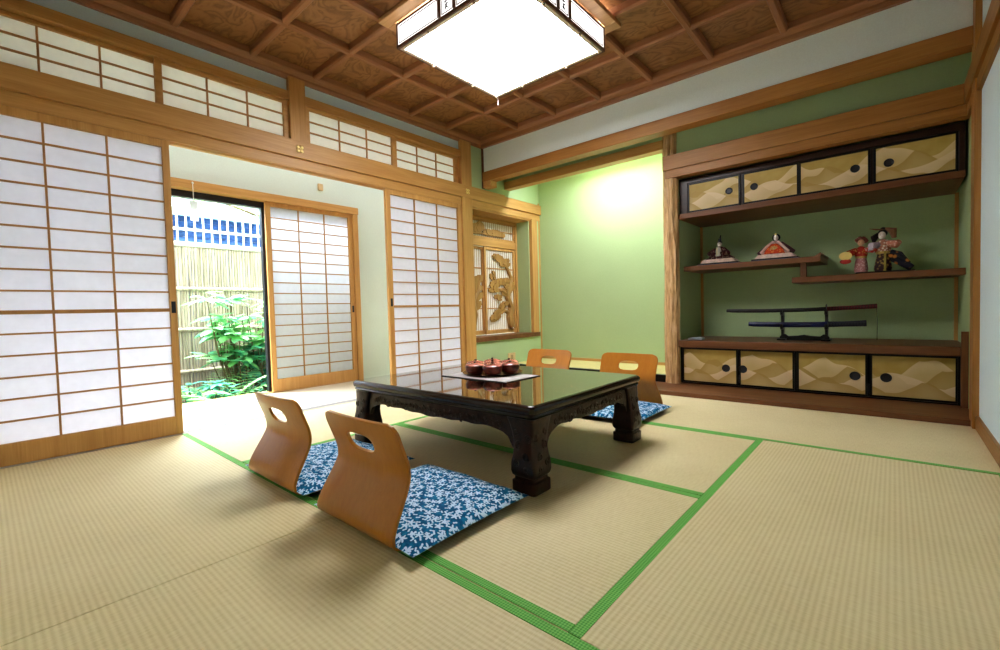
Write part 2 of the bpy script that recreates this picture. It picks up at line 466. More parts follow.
NW = [0]; NDR = [0]
def shoji(kind, y0, y1, z0, z1, x, cols, rows, stile, top, bottom, thick_row=None, paper=PAPER, pull=None, thick=0.03):
    """sliding paper screen in a plane of constant x; room side is +x"""
    if kind == 'door':
        NDR[0] += 1; nm = 'door_%d' % NDR[0]
    else:
        NW[0] += 1; nm = 'window_%d' % NW[0]
    f = MB()
    f.box(x-thick, x, y0, y0+stile, z0, z1)
    f.box(x-thick, x, y1-stile, y1, z0, z1)
    f.box(x-thick, x-0.001, y0+stile, y1-stile, z0, z0+bottom)
    f.box(x-thick, x-0.001, y0+stile, y1-stile, z1-top, z1)
    o = f.build(nm, WOODZ if kind == 'door' else WOODY, None, 0.002); o['kind'] = 'structure'
    a, b, c, d = y0+stile, y1-stile, z0+bottom, z1-top
    l = MB()
    for i in range(1, cols):
        yy = a + (b-a)*i/cols
        l.box(x-0.018, x-0.006, yy-0.0045, yy+0.0045, c, d)
    for j in range(1, rows):
        zz = c + (d-c)*j/rows
        h = 0.0045 if j != thick_row else 0.010
        l.box(x-0.0185, x-(0.0065 if j != thick_row else 0.003), a, b, zz-h, zz+h)
    l.build('lattice', LATT, o)
    MB().box(x-0.0215, x-0.0195, a-0.004, b+0.004, c-0.004, d+0.004).build('paper', paper, o)
    if pull is not None:
        MB().box(x-0.004, x+0.0015, pull[0]-0.011, pull[0]+0.011, pull[1]-0.035, pull[1]+0.035).build('door_pull', DARKMETAL, o, 0.001)
    return o
shoji('door', -3.575, -2.748, 0.006, 1.786, -0.006, 3, 15, 0.036, 0.048, 0.108, 6, pull=(-2.766, 0.78))
shoji('door', -1.205, -0.303, 0.006, 1.786, -0.006, 3, 15, 0.048, 0.048, 0.108, 6, pull=(-1.18, 0.80))
# transom screens above the long beam
for (a, b, x, s) in ((-3.56,-2.765,-0.034,0.03), (-2.80,-2.015,-0.006,0.036), (-1.895,-1.085,-0.006,0.036), (-1.10,-0.302,-0.034,0.05)):
    shoji('window', a, b, 1.982, 2.262, x, 3, 3, s, 0.024, 0.014, None, PAPERW, thick=0.026)

# ------------------------------------------------------------------ kokabe (upper back wall), its beam, alcove heads
struct('wall_back', bx(0.0, W, 0.035, 0.095, 2.16, 2.54), PALE)
trim(bx(0.0, W, 0.012, 0.125, 2.066, 2.165), WOODXD, 0.004)
trim(bx(0.0, 0.012, 0.012, 0.045, 2.0, 2.43), BROWNZ, 0.001)
trim(bx(-0.008, 0.115, 0.02, 0.12, 2.003, 2.068), WOODX, 0.004)
trim(bx(-0.008, 1.79, 0.385, 0.485, 2.055, 2.135), WOODX, 0.004)
struct('wall_back.001', bx(-0.008, 1.79, 0.41, 0.45, 2.13, 2.54), GREEN)
struct('wall_back.002', bx(1.86, W, 0.41, 0.45, 1.97, 2.54), GREEN)
struct('wall_back.003', bx(-0.1, W+0.06, YB, YB+0.06, -0.05, 2.54), GREEN)
trim(bx(1.795, W, 0.352, 0.45, 1.857, 1.980), WOODXD, 0.004)
trim(bx(1.815, W, 0.362, 0.45, 1.790, 1.857), WOODXD, 0.003)
struct('wall_divider', bx(1.83, 1.893, 0.46, YB, 0.0, 2.54), GREEN)
# rippled natural post between the two alcoves
post = MB()
vs = []; fs = []; nz, na = 120, 36
for i in range(nz+1):
    z = 0.03 + (2.54-0.03)*i/nz
    for k in range(na):
        a = 2*PI*k/na
        r = 0.060 + 0.004*math.sin(9*a + 1.4*math.sin(z*5.0) + z*2.0) + 0.003*math.sin(5*a - z*7.0) + 0.0022*math.sin(14*a + z*11 + math.sin(z*9))
        vs.append((1.836 + r*math.cos(a), 0.425 + r*math.sin(a), z))
for i in range(nz):
    for k in range(na):
        k2 = (k+1) % na
        fs.append((i*na+k, i*na+k2, (i+1)*na+k2, (i+1)*na+k))
post.add(vs, fs)
trim(post, BARK, 0, True)

# board floor in front of both alcoves, raised tokonoma floor
trim(bx(0.0, W, 0.0, 0.46, -0.05, 0.032), BROWNX, 0.003)
trim(bx(0.0, 1.79, 0.40, 0.45, 0.032, 0.095), BLACK, 0.002)
def mat_goza():
    m, nt, out = new_mat('tokonoma_matting')
    n = nd(nt, 'ShaderNodeTexNoise', {'Vector': objco(nt, (20,300,1)), 'Scale': 1.0, 'Detail': 2.0})
    c = ramp(nt, n.outputs[0], [(0.3, (0.58,0.50,0.20)), (0.7, (0.70,0.62,0.30))])
    principled(nt, out, c, 0.6, 0.3)
    return m
trim(bx(0.0, 1.87, 0.45, YB, 0.0, 0.095), mat_goza(), 0.002)
trim(bx(0.0, 1.87, YB-0.012, YB, 0.095, 0.125), WOODX, 0.002)

# ------------------------------------------------------------------ tokonoma left wall with the study-window recess
struct('wall_left.002', bx(-0.09, -0.008, -0.158, YB, -0.05, 0.375), GREEN)
struct('wall_left.003', bx(-0.09, -0.008, 0.96, YB, 0.375, 1.79), GREEN)
trim(bx(-0.27, 0.012, -0.158, 0.985, 0.375, 0.425), BROWNX, 0.003)          # sill
trim(bx(-0.035, 0.012, 0.858, 0.965, 0.425, 1.79), WOODZ, 0.004)              # jamb
trim(bx(-0.012, -0.002, 1.015, 1.04, 0.095, 2.0), WOODZ, 0.001)
struct('wall_recess', bx(-0.27, -0.034, 0.845, 0.93, 0.425, 1.79), GREEN)
trim(bx(-0.27, -0.012, -0.158, 0.845, 1.765, 1.79), WOODY, 0.002)
trim(bx(-0.27, -0.11, -0.21, -0.158, 0.375, 1.79), WOODZ, 0.002)
XS = -0.225
trim(bx(XS-0.035, XS+0.015, 0.812, 0.845, 0.425, 1.765), WOODZ, 0.002)
trim(bx(XS-0.035, XS+0.012, -0.158, 0.812, 1.438, 1.522), WOODY, 0.002)
trim(bx(XS-0.035, XS+0.015, -0.158, 0.812, 1.735, 1.765), WOODY, 0.002)

CARV = wood('carved_pine', (0.46,0.27,0.09), (0.28,0.15,0.045), 'z', 0.45)
def lobes(mb, cy, cz, ry, rz, n, x0, x1, rot=0.0):
    """scalloped flat cloud of pine needles"""
    pts = []
    m = 48
    for i in range(m):
        a = 2*PI*i/m
        q = 0.86 + 0.14*abs(math.sin(n*a/2))
        yy, zz = math.cos(a)*ry*q, math.sin(a)*rz*q*(0.75 if math.sin(a) < 0 else 1.0)
        yy *= 1.22; zz *= 1.25
        pts.append((cy + yy*math.cos(rot) - zz*math.sin(rot), cz + yy*math.sin(rot) + zz*math.cos(rot)))
    mb.prism(pts, 'x', x0, x1)
def screen(label, y0, y1, x, z0, z1, clouds, trunk, rails, stile=0.03):
    t = thing('carved_screen', label, 'carved screen', (x, (y0+y1)/2, z0))
    f = MB()
    f.box(x-0.025, x, y0, y0+stile, z0, z1); f.box(x-0.025, x, y1-stile, y1, z0, z1)
    f.box(x-0.025, x, y0+stile, y1-stile, z0, z0+stile*1.6); f.box(x-0.025, x, y0+stile, y1-stile, z1-stile, z1)
    f.build('frame', WOODZ, t, 0.002)
    a, b, c, d = y0+stile, y1-stile, z0+stile*1.6, z1-stile
    l = MB()
    n = int((b-a)/0.034)
    for i in range(1, n):
        yy = a + (b-a)*i/n
        l.box(x-0.0185, x-0.0150, yy-0.0016, yy+0.0016, c, d)
    for r in rails:
        zz = c + (d-c)*r
        l.box(x-0.018, x-0.006, a, b, zz-0.006, zz+0.006)
    l.build('lattice', LATT, t)
    MB().box(x-0.0205, x-0.0185, a-0.003, b+0.003, c-0.003, d+0.003).build('paper', PAPERC, t)
    cv = MB()
    rn = random.Random(int(y0*1000))
    extra = []
    for (u, v, ru, rv, nn, rot) in clouds:
        for k in range(2):
            extra.append((u+rn.uniform(-0.8,0.8)*ru, v+rn.uniform(-0.9,0.9)*rv, ru*0.55, rv*0.7, 7, rot+rn.uniform(-0.4,0.4)))
    for i, (u, v, ru, rv, nn, rot) in enumerate(list(clouds) + extra):
        lobes(cv, a+(b-a)*u, c+(d-c)*v, (b-a)*ru, (d-c)*rv, nn, x-0.008+0.0003*i, x+0.003+0.0006*i, rot)
    for (pts, rr) in trunk:
        cv.tube([(x-0.002, a+(b-a)*u, c+(d-c)*v) for u, v in pts], [q_*1.5 for q_ in rr], 8, 1.0, True, (1,0,0))
    cv.build('pine_carving', CARV, t, 0.0, False)
    return t
screen('carved pine tree screen at right of the recessed alcove window', 0.262, 0.81, XS, 0.43, 1.435,
       [(0.45,0.90,0.20,0.045,9,-0.25), (0.68,0.85,0.17,0.04,8,0.5), (0.30,0.57,0.18,0.05,9,0.15), (0.20,0.66,0.07,0.05,6,0.9), (0.55,0.60,0.20,0.045,9,-0.1),
        (0.80,0.57,0.18,0.05,9,0.1), (0.22,0.49,0.16,0.03,8,0.0), (0.36,0.41,0.12,0.03,7,0.0), (0.42,0.22,0.18,0.04,8,0.35), (0.28,0.14,0.17,0.035,8,0.3), (0.55,0.30,0.14,0.04,8,0.5), (0.70,0.47,0.17,0.05,8,0.2)],
       [([(0.86,0.02),(0.80,0.15),(0.86,0.28),(0.74,0.40),(0.80,0.55),(0.92,0.68)], [0.035,0.032,0.028,0.026,0.022,0.014]),
        ([(0.80,0.20),(0.6,0.24),(0.35,0.17)], [0.018,0.014,0.008]), ([(0.76,0.44),(0.5,0.5),(0.2,0.52)], [0.018,0.014,0.008]),
        ([(0.9,0.66),(0.7,0.82),(0.45,0.88)], [0.014,0.012,0.008])], (0.27,0.52,0.77))
screen('carved pine tree screen at left, partly hidden behind the corner post', -0.155, 0.285, XS-0.034, 0.43, 1.435,
       [(0.80,0.62,0.20,0.05,8,0.3), (0.70,0.52,0.26,0.05,9,0.0), (0.86,0.42,0.16,0.04,8,0.4), (0.70,0.30,0.22,0.05,8,0.4), (0.40,0.55,0.2,0.05,8,0.2)],
       [([(0.5,0.02),(0.62,0.2),(0.55,0.36),(0.8,0.5),(0.85,0.62)], [0.03,0.026,0.022,0.018,0.012])], (0.27,0.52,0.77))
screen('long narrow carved cloud and pine panel above the alcove window screens', -0.155, 0.81, XS, 1.524, 1.733,
       [(0.30,0.42,0.10,0.34,8,0.2), (0.36,0.62,0.06,0.28,7,0.3), (0.20,0.36,0.10,0.24,8,0.0), (0.62,0.34,0.10,0.20,9,0.1), (0.74,0.26,0.08,0.18,8,0.0), (0.50,0.26,0.08,0.18,8,0.0)],
       [([(0.1,0.1),(0.4,0.18),(0.8,0.12)], [0.006,0.007,0.004])], (0.5,), 0.014)

# ------------------------------------------------------------------ right wall, rear wall
struct('wall_right', bx(W, W+0.06, YR-0.06, 0.0, -0.05, 2.54), PALEB)
struct('wall_right.001', bx(W, W+0.06, 0.0, YB, -0.05, 2.54), GREEN)
trim(bx(W-0.026, W+0.004, -0.062, 0.07, 0.0, 2.43), WOODZ_SHADE, 0.003)
trim(bx(W-0.032, W+0.002, YR, 0.352, 1.857, 1.980), WOODY_SHADE, 0.003)
trim(bx(W-0.018, W+0.002, YR, 0.36, 1.790, 1.857), WOODY_SHADE, 0.003)
struct('baseboard_right', bx(W-0.014, W+0.002, YR, -0.062, 0.0, 0.072), WOODY_SHADE, 0.002)
for xx, yy in ((1.893, YB-0.02), (W-0.02, YB-0.02)):
    trim(bx(xx, xx+0.02, yy, yy+0.02, 0.40, 1.45), WOODZ, 0.002)
struct('wall_rear', bx(-0.1, W+0.06, YR-0.06, YR, -0.05, 2.54), PALE)
trim(bx(0.0, W, YR, YR+0.02, 1.79, 1.98), WOODX, 0.003)

# ------------------------------------------------------------------ coffered ceiling
ceil = struct('ceiling', bx(-1.3, W+0.06, YR-0.06, YB+0.06, ZC, ZC+0.06), CEILB)
gx = [0.065 + 0.4475*i for i in range(1, 8)]
gy = [-0.05 - 0.4415*i for i in range(1, 9)]
def beam_profile(w, z0, z1):
    return [(-w/2, z1), (-w/2, z0+0.012), (-w/2+0.010, z0), (w/2-0.010, z0), (w/2, z0+0.012), (w/2, z1)]
for g in gx:
    MB().prism([(g+u, z) for u, z in beam_profile(0.046, 2.462, ZC+0.002)], 'y', YR, 0.0).build('coffer_beam', CEILY, ceil)
for g in gy:
    MB().prism([(g+u, z) for u, z in beam_profile(0.046, 2.4625, ZC+0.002)], 'x', 0.0, W).build('coffer_beam', CEILX, ceil)
def corn(axis, sgn, base, a, b, mat):
    pr = [(0,2.415),(0.028,2.415),(0.034,2.432),(0.034,2.448),(0.058,2.462),(0.068,2.475),(0.068,ZC+0.002),(0,ZC+0.002)]
    trim(MB().prism([(base + sgn*u, z) for u, z in pr], axis, a, b), mat, 0)
corn('y', 1, -0.03, YR, 0.035, CEILY)
corn('y', -1, W, YR, 0.035, CEILY)
corn('x', -1, 0.036, 0.0, W, CEILX)
corn('x', 1, YR, 0.0, W, CEILX)

# ------------------------------------------------------------------ ceiling lamp
LX0, LX1, LY0, LY1, LZ0, LZ1 = 1.045, 1.945, -1.835, -0.935, 2.285, 2.432
lc = ((LX0+LX1)/2, (LY0+LY1)/2)
lamp = thing('ceiling_lamp', 'large square wooden ceiling lamp with glowing white diffuser', 'ceiling lamp', (lc[0], lc[1], 2.44))
LWOOD = wood('lamp_wood', (0.62,0.36,0.18), (0.50,0.27,0.12), 'x', 0.4)
LDARK = wood('lamp_dark_wood', (0.17,0.085,0.06), (0.11,0.05,0.035), 'x', 0.35)
m = MB()
fo, fi = 0.525, 0.452
m.box(lc[0]-fo, lc[0]+fo, lc[1]-fo, lc[1]-fi, 2.436, 2.462); m.box(lc[0]-fo, lc[0]+fo, lc[1]+fi, lc[1]+fo, 2.436, 2.462)
m.box(lc[0]-fo, lc[0]-fi, lc[1]-fi, lc[1]+fi, 2.436, 2.462); m.box(lc[0]+fi, lc[0]+fo, lc[1]-fi, lc[1]+fi, 2.436, 2.462)
m.build('mounting_frame', LWOOD, lamp, 0.004)
m = MB(); q = 0.014
for (xa, ya) in ((LX0,LY0),(LX1-q,LY0),(LX0,LY1-q),(LX1-q,LY1-q)):
    m.box(xa, xa+q, ya, ya+q, LZ0, LZ1)
for z0, z1 in ((LZ0, LZ0+0.02), (LZ1-0.012, LZ1)):
    m.box(LX0, LX1, LY0, LY0+q, z0, z1); m.box(LX0, LX1, LY1-q, LY1, z0, z1)
    m.box(LX0, LX0+q, LY0+q, LY1-q, z0, z1); m.box(LX1-q, LX1, LY0+q, LY1-q, z0, z1)
for u in (0.425, 0.555):
    e = u*0.9
    for yy in (LY0, LY1-q): m.box(LX0+e-0.011, LX0+e+0.011, yy, yy+q, LZ0+0.02, LZ1-0.012)
    for xx in (LX0, LX1-q): m.box(xx, xx+q, LY0+e-0.011, LY0+e+0.011, LZ0+0.02, LZ1-0.012)
m.build('box_frame', LDARK, lamp, 0.002)
m = MB(); r_ = 0.007; zi0, zi1 = LZ0+0.026, LZ1-0.018
for (a_, b_) in ((0.022, 0.368), (0.397, 0.485), (0.514, 0.878)):
    for yy in (LY0+0.003, LY1-0.009):
        m.box(LX0+a_, LX0+b_, yy, yy+0.006, zi0, zi0+r_); m.box(LX0+a_, LX0+b_, yy, yy+0.006, zi1-r_, zi1)
        m.box(LX0+a_, LX0+a_+r_, yy, yy+0.006, zi0+r_, zi1-r_); m.box(LX0+b_-r_, LX0+b_, yy, yy+0.006, zi0+r_, zi1-r_)
    for xx in (LX0+0.003, LX1-0.009):
        m.box(xx, xx+0.006, LY0+a_, LY0+b_, zi0, zi0+r_); m.box(xx, xx+0.006, LY0+a_, LY0+b_, zi1-r_, zi1)
        m.box(xx, xx+0.006, LY0+a_, LY0+a_+r_, zi0+r_, zi1-r_); m.box(xx, xx+0.006, LY0+b_-r_, LY0+b_, zi0+r_, zi1-r_)
m.build('inner_frame', LDARK, lamp)
MB().box(LX0+0.035, LX1-0.035, LY0+0.035, LY1-0.035, LZ0+0.004, LZ0+0.012).build('diffuser', LAMPW, lamp)
m = MB()
i0, i1 = 0.012, 0.035
m.box(LX0+i0, LX1-i0, LY0+i0, LY0+i1, LZ0+0.001, LZ0+0.012); m.box(LX0+i0, LX1-i0, LY1-i1, LY1-i0, LZ0+0.001, LZ0+0.012)
m.box(LX0+i0, LX0+i1, LY0+i1, LY1-i1, LZ0+0.001, LZ0+0.012); m.box(LX1-i1, LX1-i0, LY0+i1, LY1-i1, LZ0+0.001, LZ0+0.012)
m.build('diffuser_rim', plain('lamp_rim', (0.80,0.68,0.60), 0.4), lamp)
for (xa, xb, ya, yb) in ((LX0+q, LX1-q, LY0+0.004, LY0+0.008), (LX0+q, LX1-q, LY1-0.008, LY1-0.004), (LX0+0.004, LX0+0.008, LY0+q, LY1-q), (LX1-0.008, LX1-0.004, LY0+q, LY1-q)):
    MB().box(xa, xb, ya, yb, LZ0+0.02, LZ1-0.012).build('side_panel', LAMPS, lamp)
INK = plain('ink_brushwork', (0.02,0.02,0.04), 0.6)
def brush(face):
    mb = MB()
    strokes = [((-0.012,0.030),(0.014,0.026)), ((0.0,0.034),(-0.004,0.004)), ((-0.014,0.010),(0.012,0.014)), ((-0.010,-0.006),(0.012,-0.002)), ((0.002,0.0),(-0.010,-0.034)), ((-0.002,-0.016),(0.014,-0.034)), ((-0.012,-0.020),(0.006,-0.020))]
    zc_ = (LZ0+LZ1)/2
    for (a, b) in strokes:
        pa, pb = [], []
        for (u, v) in (a, b):
            if face == 'y': pa.append((lc[0]-0.009+1.25*u, LY0+0.002, zc_+v))
            elif face == 'y1': pa.append((lc[0]+u, LY1-0.002, zc_+v))
            elif face == 'x1': pa.append((LX1-0.002, lc[1]-0.009+1.25*u, zc_+1.1*v))
            else: pa.append((LX0+0.002, lc[1]+u, zc_+v))
        mb.tube(pa, [0.004, 0.0028], 6)
    mb.build('brush_character', INK, lamp)
for fc in ('y', 'y1', 'x0', 'x1'): brush(fc)
CLIP = plain('clip_brass', (0.55,0.42,0.30), 0.4, 0.5, 0.3)
spots_ = []
for u in (0.3, 0.7):
    for v in (0, 1):
        spots_ += [(LX0+0.9*u, LY0+0.02+0.86*v), (LX0+0.02+0.86*v, LY0+0.9*u)]
for u in (0, 1):
    for v in (0, 1): spots_.append((LX0+0.03+0.84*u, LY0+0.03+0.84*v))
for (u, v) in spots_:
    MB().ball((u, v, LZ0-0.002), 0.009, 0.009, 0.009, 8, 6).build('diffuser_clip', CLIP, lamp)
m = MB()
pcx, pcy = LX0+0.035, LY1-0.02
m.tube([(pcx, pcy, LZ0+0.004), (pcx, pcy, LZ0-0.045)], 0.0016, 6)
m.lathe([(0.001,-0.062),(0.006,-0.058),(0.005,-0.048),(0.002,-0.044)], (pcx, pcy, LZ0), 10)
m.build('pull_cord', plain('pull_cord', (0.75,0.6,0.65), 0.5), lamp)

# ------------------------------------------------------------------ nail covers on the long beam
def nail_cover(y, label):
    t = thing('nail_cover', label, 'nail cover', (0.022, y, 1.92), 'gold flower nail covers')
    m = MB()
    for k in range(4):
        a = PI/4 + k*PI/2
        m.ball((0.025, y + 0.019*math.cos(a), 1.92 + 0.019*math.sin(a)), 0.005, 0.0135, 0.0135, 12, 7)
    m.build('petals', GOLDM, t, 0, True)
    MB().ball((0.029, y, 1.92), 0.003, 0.006, 0.006, 10, 6).build('boss', GOLDM, t, 0, True)
nail_cover(-1.955, 'gold flower nail cover on the long beam above the open doorway')
nail_cover(-0.23, 'gold flower nail cover on the long beam at the corner post')

# ------------------------------------------------------------------ engawa (garden-side passage)
def mat_engfloor():
    m, nt, out = new_mat('engawa_matting')
    n = nd(nt, 'ShaderNodeTexNoise', {'Vector': objco(nt, (200,20,1)), 'Scale': 1.0, 'Detail': 2.0})
    c = ramp(nt, n.outputs[0], [(0.3, (0.60,0.53,0.40)), (0.7, (0.70,0.64,0.50))])
    principled(nt, out, c, 0.5, 0.35)
    return m
struct('floor.001', bx(XE-0.1, -0.10, YR-0.06, YB, -0.06, -0.002), mat_engfloor())
struct('wall_engawa_rear', bx(XE-0.1, -0.1, YR-0.06, YR, -0.06, 2.54), ENGWALL)
struct('wall_engawa_end', bx(XE-0.1, -0.1, YB, YB+0.06, -0.06, 2.54), ENGWALL)
struct('wall_garden', bx(XE-0.08, XE, YR, YB, 1.825, 2.54), ENGWALL)
struct('wall_garden.001', bx(XE-0.08, XE, -0.87, -0.12, -0.06, 1.825), ENGWALL)
struct('wall_garden.002', bx(XE-0.08, XE, 0.9, YB, -0.06, 1.825), ENGWALL)
struct('wall_garden.003', bx(XE-0.08, XE, -0.12, 0.9, -0.06, 0.45), ENGWALL)  # gap above is an unseen opening, added to backlight the carved screens
trim(bx(XE-0.06, XE+0.055, YR, -0.85, 1.758, 1.828), WOODY, 0.003)
trim(bx(XE-0.06, XE+0.05, -0.912, -0.855, 0.0, 1.758), WOODZ, 0.003)
trim(bx(XE-0.1, XE+0.03, YR, -0.86, -0.06, 0.004), WOODY, 0.002)
shoji('door', -1.79, -0.914, 0.006, 1.757, XE+0.03, 3, 16, 0.045, 0.04, 0.115, None, pull=(-0.937, 0.76))
shoji('door', -3.60, -2.62, 0.006, 1.757, XE+0.03, 3, 16, 0.045, 0.04, 0.115)
# aluminium sash, slid open behind the paper door
SASH = plain('dark_aluminium', (0.03,0.035,0.05), 0.35, 0.5, 0.4)
NW[0] += 1
m = MB()
m.box(XE-0.09, XE-0.03, -2.70, -0.9, 1.705, 1.758)
m.box(XE-0.09, XE-0.03, -2.70, -0.9, -0.04, 0.002)
m.box(XE-0.085, XE-0.035, -1.80, -1.752, 0.002, 1.705)
m.box(XE-0.085, XE-0.035, -2.70, -2.65, 0.002, 1.705)
sash = m.build('window_%d' % NW[0], SASH, None, 0.002); sash['kind'] = 'structure'
MB().box(XE-0.034, XE-0.015, -1.795, -1.768, 0.74, 0.81).build('sash_lock', SASH, sash, 0.003)
def mat_glass():
    m, nt, out = new_mat('window_glass')
    n = nd(nt, 'ShaderNodeTexNoise', {'Vector': objco(nt), 'Scale': 2.0})
    t = nd(nt, 'ShaderNodeBsdfTransparent', {'Color': c4((0.96,0.98,0.98))})
    g = nd(nt, 'ShaderNodeBsdfGlossy', {'Roughness': 0.02})
    fr = nd(nt, 'ShaderNodeFresnel', {'IOR': 1.35})
    mx = nd(nt, 'ShaderNodeMixShader', {0: fr.outputs[0], 1: t.outputs[0], 2: g.outputs[0]})
    nt.links.new(mx.outputs[0], out.inputs[0])
    return m
GLASS = mat_glass()
MB().box(XE-0.062, XE-0.058, -1.754, -0.92, 0.002, 1.705).build('pane', GLASS, sash)

# small block and hanging paper charm by the garden window
t = thing('wall_hook', 'small beige block fixed to the passage wall above the sliding paper door', 'hook', (XE, -1.24, 2.0))
MB().box(XE, XE+0.02, -1.265, -1.215, 1.955, 2.02).build('block', BEIGEP, t, 0.003)
MB().tube([(XE+0.018,-1.24,1.97),(XE+0.035,-1.24,1.965),(XE+0.035,-1.24,1.98)], 0.004, 6).build('peg', BEIGEP, t)
cy_ = -2.36
t = thing('hanging_charm', 'white paper strip hanging on a cord in the open window', 'hanging charm', (XE-0.12, cy_, 1.85))
MB().tube([(XE+0.062, cy_, 1.80),(XE+0.064, cy_, 1.66)], 0.003, 6).build('cord', WHITEP, t)
MB().box(XE+0.063, XE+0.066, cy_-0.028, cy_+0.028, 1.50, 1.66).build('paper_strip', mat_paper('charm_paper', (0.9,0.92,0.92), 0.5), t)
MB().ball((XE+0.062, cy_, 1.806), 0.009, 0.009, 0.009, 8, 6).build('hook', WHITEP, t)

# outlet in the alcove's left wall
t = thing('wall_outlet', 'small beige outlet low on the green alcove wall under the window sill', 'outlet', (-0.008, 0.44, 0.165))
MB().box(-0.009, 0.0, 0.37, 0.50, 0.112, 0.215).build('plate', BEIGEP, t, 0.003)
MB().box(-0.001, 0.002, 0.415, 0.455, 0.135, 0.192).build('socket', plain('outlet_socket', (0.40,0.28,0.14), 0.5), t, 0.001)

# ------------------------------------------------------------------ garden
XF = -2.8
def mat_sheath(): return plain('neighbour_wall', (0.52,0.60,0.66), 0.8, var=0.1, vs=4)
struct('ground', bx(-7.0, XE-0.1, -7.0, 5.0, -0.40, -0.28), SOIL)
fence = thing('bamboo_fence', 'tall beige bamboo fence behind the garden plants', 'fence', (XF, -1.6, -0.28))
m = MB(); y = -4.2; i = 0
while y < 1.6:
    w = 0.030 + 0.004*math.sin(i*2.3)
    m.tube([(XF + 0.003*math.sin(i), y+w/2, -0.28), (XF + 0.003*math.sin(i), y+w/2, 1.53)], w/2*0.97, 8)
    y += w; i += 1
m.build('bamboo_strips', BAMB, fence, 0, True)
for z in (1.045, 0.582, 0.105):
    MB().tube([(XF+0.035, -4.2, z), (XF+0.035, 1.6, z)], 0.022, 8).build('rail', BAMB, fence, 0, True)
MB().box(XF-0.04, XF+0.06, -4.2, 1.6, 1.525, 1.575).build('cap', plain('fence_cap', (0.60,0.57,0.50), 0.6), fence, 0.01)
# neighbour's railing, blue slatted wall and roof beyond the fence
XN = -3.7
nb = thing('neighbour_house', 'blue slatted house wall rising behind the bamboo fence', 'house', (XN, -1.4, 1.0))
m = MB(); z = -0.3
while z < 2.04:
    m.prism([(XN+0.0, z), (XN+0.02, z), (XN+0.005, z+0.062), (XN, z+0.062)], 'y', -4.5, 2.5); z += 0.065
m.build('slatted_wall', plain('blue_slats', (0.06,0.13,0.33), 0.6, 0.2, var=0.35, vs=6), nb)
MB().box(XN-1.2, XN-0.01, -4.5, 2.5, -0.3, 2.08).build('wall', mat_sheath(), nb)
MB().prism([(XN-1.4, 2.62), (XN-1.4, 2.54), (XN+0.16, 2.02), (XN+0.16, 2.12)], 'y', -4.6, 2.6).build('roof', plain('pale_roof', (0.22,0.36,0.30), 0.6), nb)
rl = thing('white_railing', 'white picket railing in front of the blue slatted wall', 'railing', (XN+0.35, -1.4, 1.5))
m = MB(); y = -3.6
while y < 1.8:
    m.box(XN+0.34, XN+0.36, y, y+0.017, 1.5, 2.12); y += 0.094
m.build('pickets', plain('white_paint', (0.80,0.84,0.86), 0.5), rl)
for z in (1.55, 1.80, 2.10):
    MB().box(XN+0.33, XN+0.37, -3.6, 1.8, z, z+0.03).build('rail', bpy.data.materials['white_paint'], rl)

def leaf(mb, base, d, up, L, wd, bend=0.25, seg=4):
    d = d.normalized(); s = d.cross(up)
    if s.length < 1e-4: s = Vector((1,0,0))
    s.normalize(); n = s.cross(d).normalized()
    vs = []; fs = []
    for i in range(seg+1):
        t = i/seg
        wv = wd*math.sin(PI*min(1.0, 0.08 + 0.92*t))**0.8 * 0.5 if i < seg else 0.002
        c = base + d*(L*t) - n*(bend*L*t*t)
        vs += [c - s*wv - n*0.1*wv, c + n*0.18*wv, c + s*wv - n*0.1*wv]
    for i in range(seg):
        a = i*3
        fs += [(a, a+1, a+4, a+3), (a+1, a+2, a+5, a+4)]
    mb.add(vs, fs)
def shrub(label, c, h, spread, nst, nleaf, L, wd, mat, seed, palm=True, cat='shrub'):
    rnd = random.Random(seed)
    t = thing('garden_shrub', label, cat, c)
    st, fo = MB(), MB()
    for i in range(nst):
        a = rnd.uniform(0, 2*PI); r = spread*math.sqrt(rnd.random())
        top = Vector((c[0]+math.cos(a)*r*0.5, c[1]+math.sin(a)*r, c[2]+h*rnd.uniform(0.35, 1.0)))
        b = Vector((c[0]+math.cos(a)*0.05, c[1]+math.sin(a)*0.08, c[2]))
        mid = (b+top)/2 + Vector((0, math.sin(a)*0.05, 0.06))
        st.tube([b, mid, top], [0.008, 0.006, 0.004], 5)
        for k in range(nleaf):
            if palm: aa = 2*PI*k/nleaf + rnd.uniform(-0.3, 0.3); p = top.copy(); el = rnd.uniform(-0.25, 0.45)
            else: aa = rnd.uniform(0, 2*PI); tt = rnd.uniform(0.3, 1.0); p = b.lerp(top, tt); el = rnd.uniform(-0.1, 0.7)
            d = Vector((math.cos(aa)*math.cos(el), math.sin(aa)*math.cos(el), math.sin(el)))
            leaf(fo, p + d*0.03, d, Vector((0,0,1)), L*rnd.uniform(0.7, 1.15), wd*rnd.uniform(0.8, 1.15), rnd.uniform(0.1, 0.4))
    st.build('stems', STEM, t)
    fo.build('foliage', mat, t, 0, True, recalc=False)
    return t
